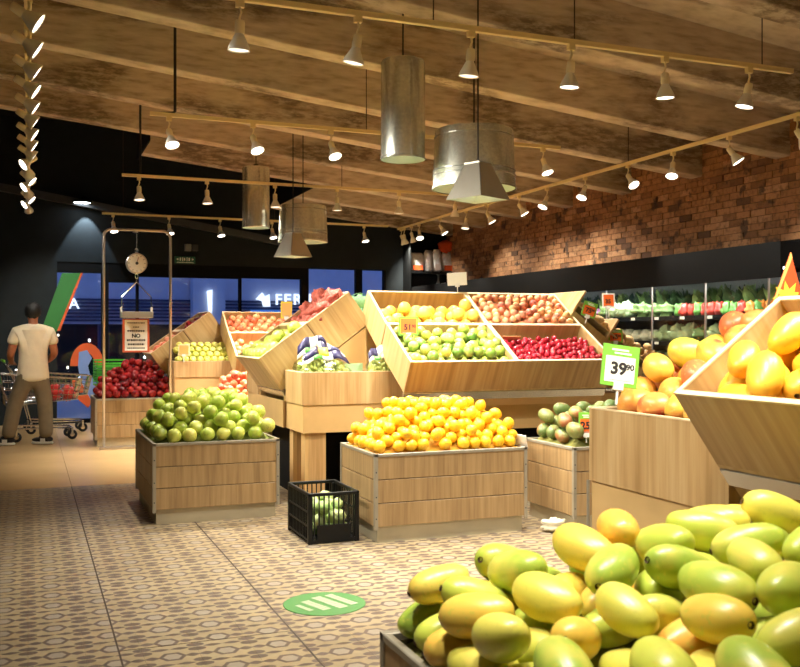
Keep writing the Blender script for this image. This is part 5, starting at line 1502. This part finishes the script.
# ================================================================== NICHE SHELVES ON THE BACK WALL
def niche():
    Y = WY
    xa, xb = onY(404, 270, Y).x, onY(446, 270, Y).x
    t = thing('wall_shelf_unit', 'black wall shelves beside the brick wall', 'shelves', (xa, Y - .34, 0))
    W = xb - xa
    for z in (2.44, 1.94): MB().box(0, W, 0, .33, z - .03, z).build('shelf', 'black_plastic', t)
    MB().box(-.02, 0, .0, .33, 1.6, 3.0).build('side_panel', 'black_plastic', t)
    plain('bag_white', srgb(238, 236, 238), .5, var=.2, scale=20); plain('bag_orange', srgb(236, 92, 40), .5); plain('carton', srgb(220, 206, 200), .6)
    def bag(label, x, z, w, h, mat, seed, band=None):
        rnd = random.Random(seed)
        o = thing('packed_bag', label, 'packed bag', (xa + x, Y - .19, z), (0, 0, rnd.uniform(-.15, .15)), 'packed goods on the wall shelves')
        def fn(d):
            zz = .5 + .5 * math.copysign(min(1, abs(d.z) * 1.25), d.z)
            return Vector((math.copysign(min(1, abs(d.x) * 1.35), d.x) * w / 2, d.y * .08 * (1 - .6 * zz), zz * h))
        MB().blob(fn, 16, 10).build('pouch', mat, o, True)
        if band: MB().box(-w * .36, w * .36, -.083, -.07, h * .08, h * .34).build('label_patch', band, o)
    bag('white packed bag at the left of the upper wall shelf', .16, 2.441, .24, .33, 'bag_white', 1, 'bag_orange')
    bag('grey packed bag second on the upper wall shelf', .38, 2.441, .17, .38, 'bag_white', 2)
    bag('white bag with a pale label on the upper wall shelf', .54, 2.441, .15, .40, 'bag_white', 3, 'carton')
    bag('tall bag under the orange one on the upper wall shelf', .74, 2.441, .22, .36, 'bag_white', 4, 'bag_orange')
    o = MB().blob(lumpy(.14, .09, .11, 5, .2), 14, 10).build('orange_bag', 'bag_orange', None, True); o.location = (xa + .72, Y - .19, 2.90); tag(o, 'round orange bag on top of the upper wall shelf goods', 'bag')
    bag('narrow pale bag at the right end of the upper wall shelf', .93, 2.441, .10, .48, 'bag_white', 6)
    for k, (x, w, h) in enumerate(((.10, .16, .16), (.28, .16, .14), (.45, .15, .15), (.72, .12, .32), (.88, .10, .27))):
        c = thing('carton', '%s pale carton from left on the lower wall shelf' % ORD[k], 'carton', (xa + x, Y - .2, 1.941), group='cartons on the lower wall shelf')
        MB().box(-w / 2, w / 2, -.09, .09, 0, h).build('box', 'carton', c, bevel=.004)
        MB().box(-w * .12, w * .12, -.092, -.09, h * .4, h * .75).build('label_patch', 'ink_grey', c)
    b = thing('bottle', 'slim glass bottle standing between the cartons', 'bottle', (xa + .58, Y - .16, 1.941))
    MB().lathe([(0, 0), (.045, 0), (.045, .28), (.018, .36), (.016, .44), (0, .44)], 16).build('glass', plain('bottle_grey', srgb(150, 160, 160), .15), b, True)
    MB().lathe([(0, .44), (.02, .44), (.02, .47), (0, .47)], 12).build('cap', 'ink_grey', b)
niche()

# ================================================================== BACK WALL DETAILS, WINDOW GRAPHICS, STREET
def px_poly(name, pts, Y, mat, label, cat, thick=.004):
    c = onY(sum(p[0] for p in pts) / len(pts), sum(p[1] for p in pts) / len(pts), Y)
    o = MB().prism([((onY(x, y, Y) - c).x, (onY(x, y, Y) - c).z) for x, y in pts], 0, thick, 'xz').build(name, mat)
    o.location = c
    return tag(o, label, cat) if label else o
plain('vinyl_green', srgb(40, 116, 46), .6, var=.05); plain('vinyl_orange', srgb(214, 92, 40), .6, var=.05); plain('vinyl_blue', srgb(120, 150, 214), .6, var=.05)
gs = thing('window_stripe', 'green diagonal stripe with an orange edge on the window', 'window graphic', onY(60, 330, WY - .012))
g0 = onY(60, 330, WY - .012)
def strip(pts, nm, mat, y0=0): MB().prism([((onY(x, y, WY - .012) - g0).x, (onY(x, y, WY - .012) - g0).z) for x, y in pts], y0, y0 + .004, 'xz').build(nm, mat, gs)
strip([(62, 273), (80.5, 273), (57, 331), (36, 345)], 'stripe', 'vinyl_green'); strip([(80.5, 273), (83, 273), (60, 331), (57, 331)], 'edge', 'vinyl_orange')
wg = thing('window_letter', 'large orange and blue letter graphic on the window behind the cart', 'window graphic', onY(87, 400, WY - .012))
w0 = onY(87, 400, WY - .012)
arc = [(87 + 17 * math.cos(a), 366 - 23 * math.sin(a)) for a in [PI * i / 12 for i in range(13)]] + [(87 - 8 * math.cos(a), 366 - 13 * math.sin(a)) for a in [PI * i / 12 for i in range(13)]]
def wpart(pts, nm, mat, y0): MB().prism([((onY(x, y, WY - .012) - w0).x, (onY(x, y, WY - .012) - w0).z) for x, y in pts], y0, y0 + .004, 'xz').build(nm, mat, wg)
wpart(arc, 'arch', 'vinyl_orange', 0)
wpart([(79, 352), (87, 350), (92, 358), (88, 366), (90, 374), (103, 392), (103, 404), (92, 402), (80, 378), (78, 366)], 'leg', 'vinyl_blue', -.005)
wpart([(72, 380), (80, 380), (92, 402), (88, 408), (74, 396)], 'tail', 'vinyl_orange', .002)
ex = thing('exit_sign', 'small green exit sign with arrows above the windows', 'exit sign', onY(185, 260, WY - .02))
MB().box(-.16, .16, -.012, .015, -.055, .055).build('plate', plain('exit_green', srgb(34, 92, 74), .5), ex)
for sx in (-1, 1): MB().prism([(sx * .14, .01), (sx * .105, .03), (sx * .105, -.01)], -.016, -.012, 'xz').build('arrow', 'paper_white', ex)
for k, (x, w, h) in enumerate(((-.075, .02, .05), (-.04, .012, .06), (-.01, .022, .045), (.03, .012, .06), (.065, .024, .05))): MB().box(x - w / 2, x + w / 2, -.016, -.012, .01 - h / 2, .01 + h / 2).build('pictogram', 'paper_white', ex)
MB().box(-.13, .13, -.016, -.012, -.045, -.035).build('pictogram', 'paper_white', ex)
eb = thing('emergency_light', 'small grey emergency light box above the exit sign', 'emergency light', onY(188, 247.5, WY - .05))
MB().box(-.05, .05, -.03, .049, -.055, .055).build('housing', plain('box_grey', srgb(120, 122, 118), .6), eb, bevel=.005); MB().box(.07, .16, -.02, .049, -.05, .05).build('speaker', 'grey_bar', eb, bevel=.005)

def street():
    YS = 24.0
    struct(MB().box(-14, 30, WY + .2, 40, -.12, -.002).build('floor_outside', plain('pavement', srgb(176, 184, 190), .35, var=.06)))
    f = struct(MB().box(-14, 30, YS, YS + .4, 1.62, 9).build('wall_outside', plain('fascia', srgb(196, 204, 220), .6, var=.04)))
    for k in range(7): MB().box(-14, 30, YS - .06, YS - .001, 1.68 + k * .085, 1.68 + k * .085 + .045).build('slat', plain('slat_dark', srgb(52, 62, 96), .6), f)
    ws = struct(MB().box(-14, 30, YS + 3.5, YS + 3.7, 0, 1.7).build('wall_shop', 'charcoal'))
    for k in range(9):
        X = -3 + 2.3 * k
        MB().box(X, X + .25, YS + .05, YS + .35, 0, 1.62).build('pillar', 'slat_dark', f)
    rnd = random.Random(9)
    for k in range(46):
        X = rnd.uniform(-1, 9); z = rnd.uniform(.25, 1.55)
        o = MB().lathe([(0, -.04), (.045, -.02), (.05, 0), (.045, .02), (0, .04)], 8).build('lamp', emis('shop_lamp_%d' % (k % 3), ((1, .95, .85), (.8, .95, 1), (1, .85, .6))[k % 3], 4), ws, True)
        o.location = (X, YS + rnd.uniform(.6, 3.2), z); s = rnd.uniform(.4, 1.2); o.scale = (s, s, s * rnd.uniform(.6, 2))
    L = emis('sign_white', (.9, .97, 1.0), 1.4)
    def sign(ch, xp, yp, h, label):
        p = onY(xp, yp, YS - .12)
        t = thing('facade_letter', label, 'sign letter', p)
        text(ch, h, 'sign_white', 'letter_face', t, (0, 0, 0), depth=.03, bold=.004)
        MB().box(-.02, .02, .03, .12, -.02, .02).build('mount', 'slat_dark', t)
    sign('A', 74, 304, .36, 'glowing white letter A on the facade across the way')
    sign('F', 278.5, 300, .40, 'glowing white letter F of the shop name outside'); sign('E', 287.5, 300, .40, 'glowing white letter E of the shop name outside')
    sign('R', 297.5, 300, .40, 'glowing white letter R of the shop name outside'); sign('N', 314, 300, .40, 'glowing white letter N right of the window post')
    p = onY(264, 300, YS - .12)
    lg = thing('facade_logo', 'glowing white emblem left of the shop name outside', 'sign', p)
    MB().prism([(-.22, .02), (-.05, .19), (.02, .09), (.14, .15), (.16, -.17), (-.02, -.17), (-.06, -.02)], -.03, .03, 'xz').build('emblem', 'sign_white', lg)
    MB().box(-.02, .02, .03, .119, -.02, .02).build('mount', 'slat_dark', lg)
    p = onY(266, 314, YS - .12)
    o = thing('lit_sign', 'blue lit sign board below the glowing emblem outside', 'sign', p)
    MB().box(-.4, .7, 0, .05, -.12, .10).build('board', emis('panel_blue', (.10, .32, .8), .5), o); MB().box(-.02, .02, .05, .119, -.02, .02).build('mount', 'slat_dark', o)
    p = onY(210, 301, YS - .59)
    o = thing('wall_light', 'upright white wall light on the facade across the way', 'wall light', p)
    MB().prism([(-.07, .25), (.06, .28), (.05, -.3), (-.03, -.3)], 0, .06, 'xz').build('diffuser', 'sign_white', o); MB().box(-.02, .02, .06, .09, -.1, .1).build('mount', 'slat_dark', o)
    px0 = p.x
    MB().box(px0 - .4, px0 + .4, YS - .5, YS - .07, 1.62, 9).build('pier', 'fascia', f)
street()

# ================================================================== LABELS FOR THE LARGE FRUIT: row and place in its heap
def place_labels(group, what, where, band):
    dg = bpy.context.evaluated_depsgraph_get(); dg.update()
    o0 = Vector((0, 0, CAMH)); seen = []
    for o in list(COL.objects):
        if o.get('group') != group: continue
        c = o.matrix_world.translation; hits = 0
        for du, dv in ((0, 0), (.02, 0), (-.02, 0), (0, .025), (0, .04)):
            tgt = c + Vector((C_ * du, -S_ * du, dv)); d = (tgt - o0).normalized()
            hit = SC.ray_cast(dg, o0, d)
            if hit[0] and hit[4] and (hit[4].name == o.name or (hit[4].parent and hit[4].parent.name == o.name)): hits += 1
        p = px(*c)
        if hits and -15 < p[0] < 815 and p[1] < 685: seen.append((o, p))
        else: o['label'] = '%s buried or cut off in %s' % (what, where)
    if not seen: return
    y0 = min(p[1] for _, p in seen)
    rows = {}
    for o, p in seen: rows.setdefault(int((p[1] - y0) / band), []).append((p[0], o))
    for n, key in enumerate(sorted(rows)):
        for k, (x, o) in enumerate(sorted(rows[key], key=lambda q: q[0])):
            o['label'] = '%s, %s from left in row %s from the top of %s' % (what, ORD[min(k, 28)], ('one', 'two', 'three', 'four', 'five', 'six', 'seven', 'eight', 'nine', 'ten')[min(n, 9)], where)
place_labels('mangoes in the foreground bin', 'green-yellow mango', 'the foreground heap', 30)
place_labels('yellow mangoes in the tilted tray', 'ripe yellow mango', 'the tilted tray', 30)
place_labels('red-yellow mangoes on the cabinet', 'red-yellow mango', 'the cabinet heap', 28)
place_labels('oranges in the rear tray', 'large yellow orange', 'the rear tray', 9)
place_labels('dark mangoes in the bin', 'dark green mango', 'the small bin', 9)
place_labels('green pears in the low bin', 'round green pear', 'the pear heap', 9)
place_labels('lemons in the low bin', 'bright yellow lemon', 'the lemon stack', 8)
place_labels('limes in the front tray', 'speckled green lime', 'the lime tray', 7)
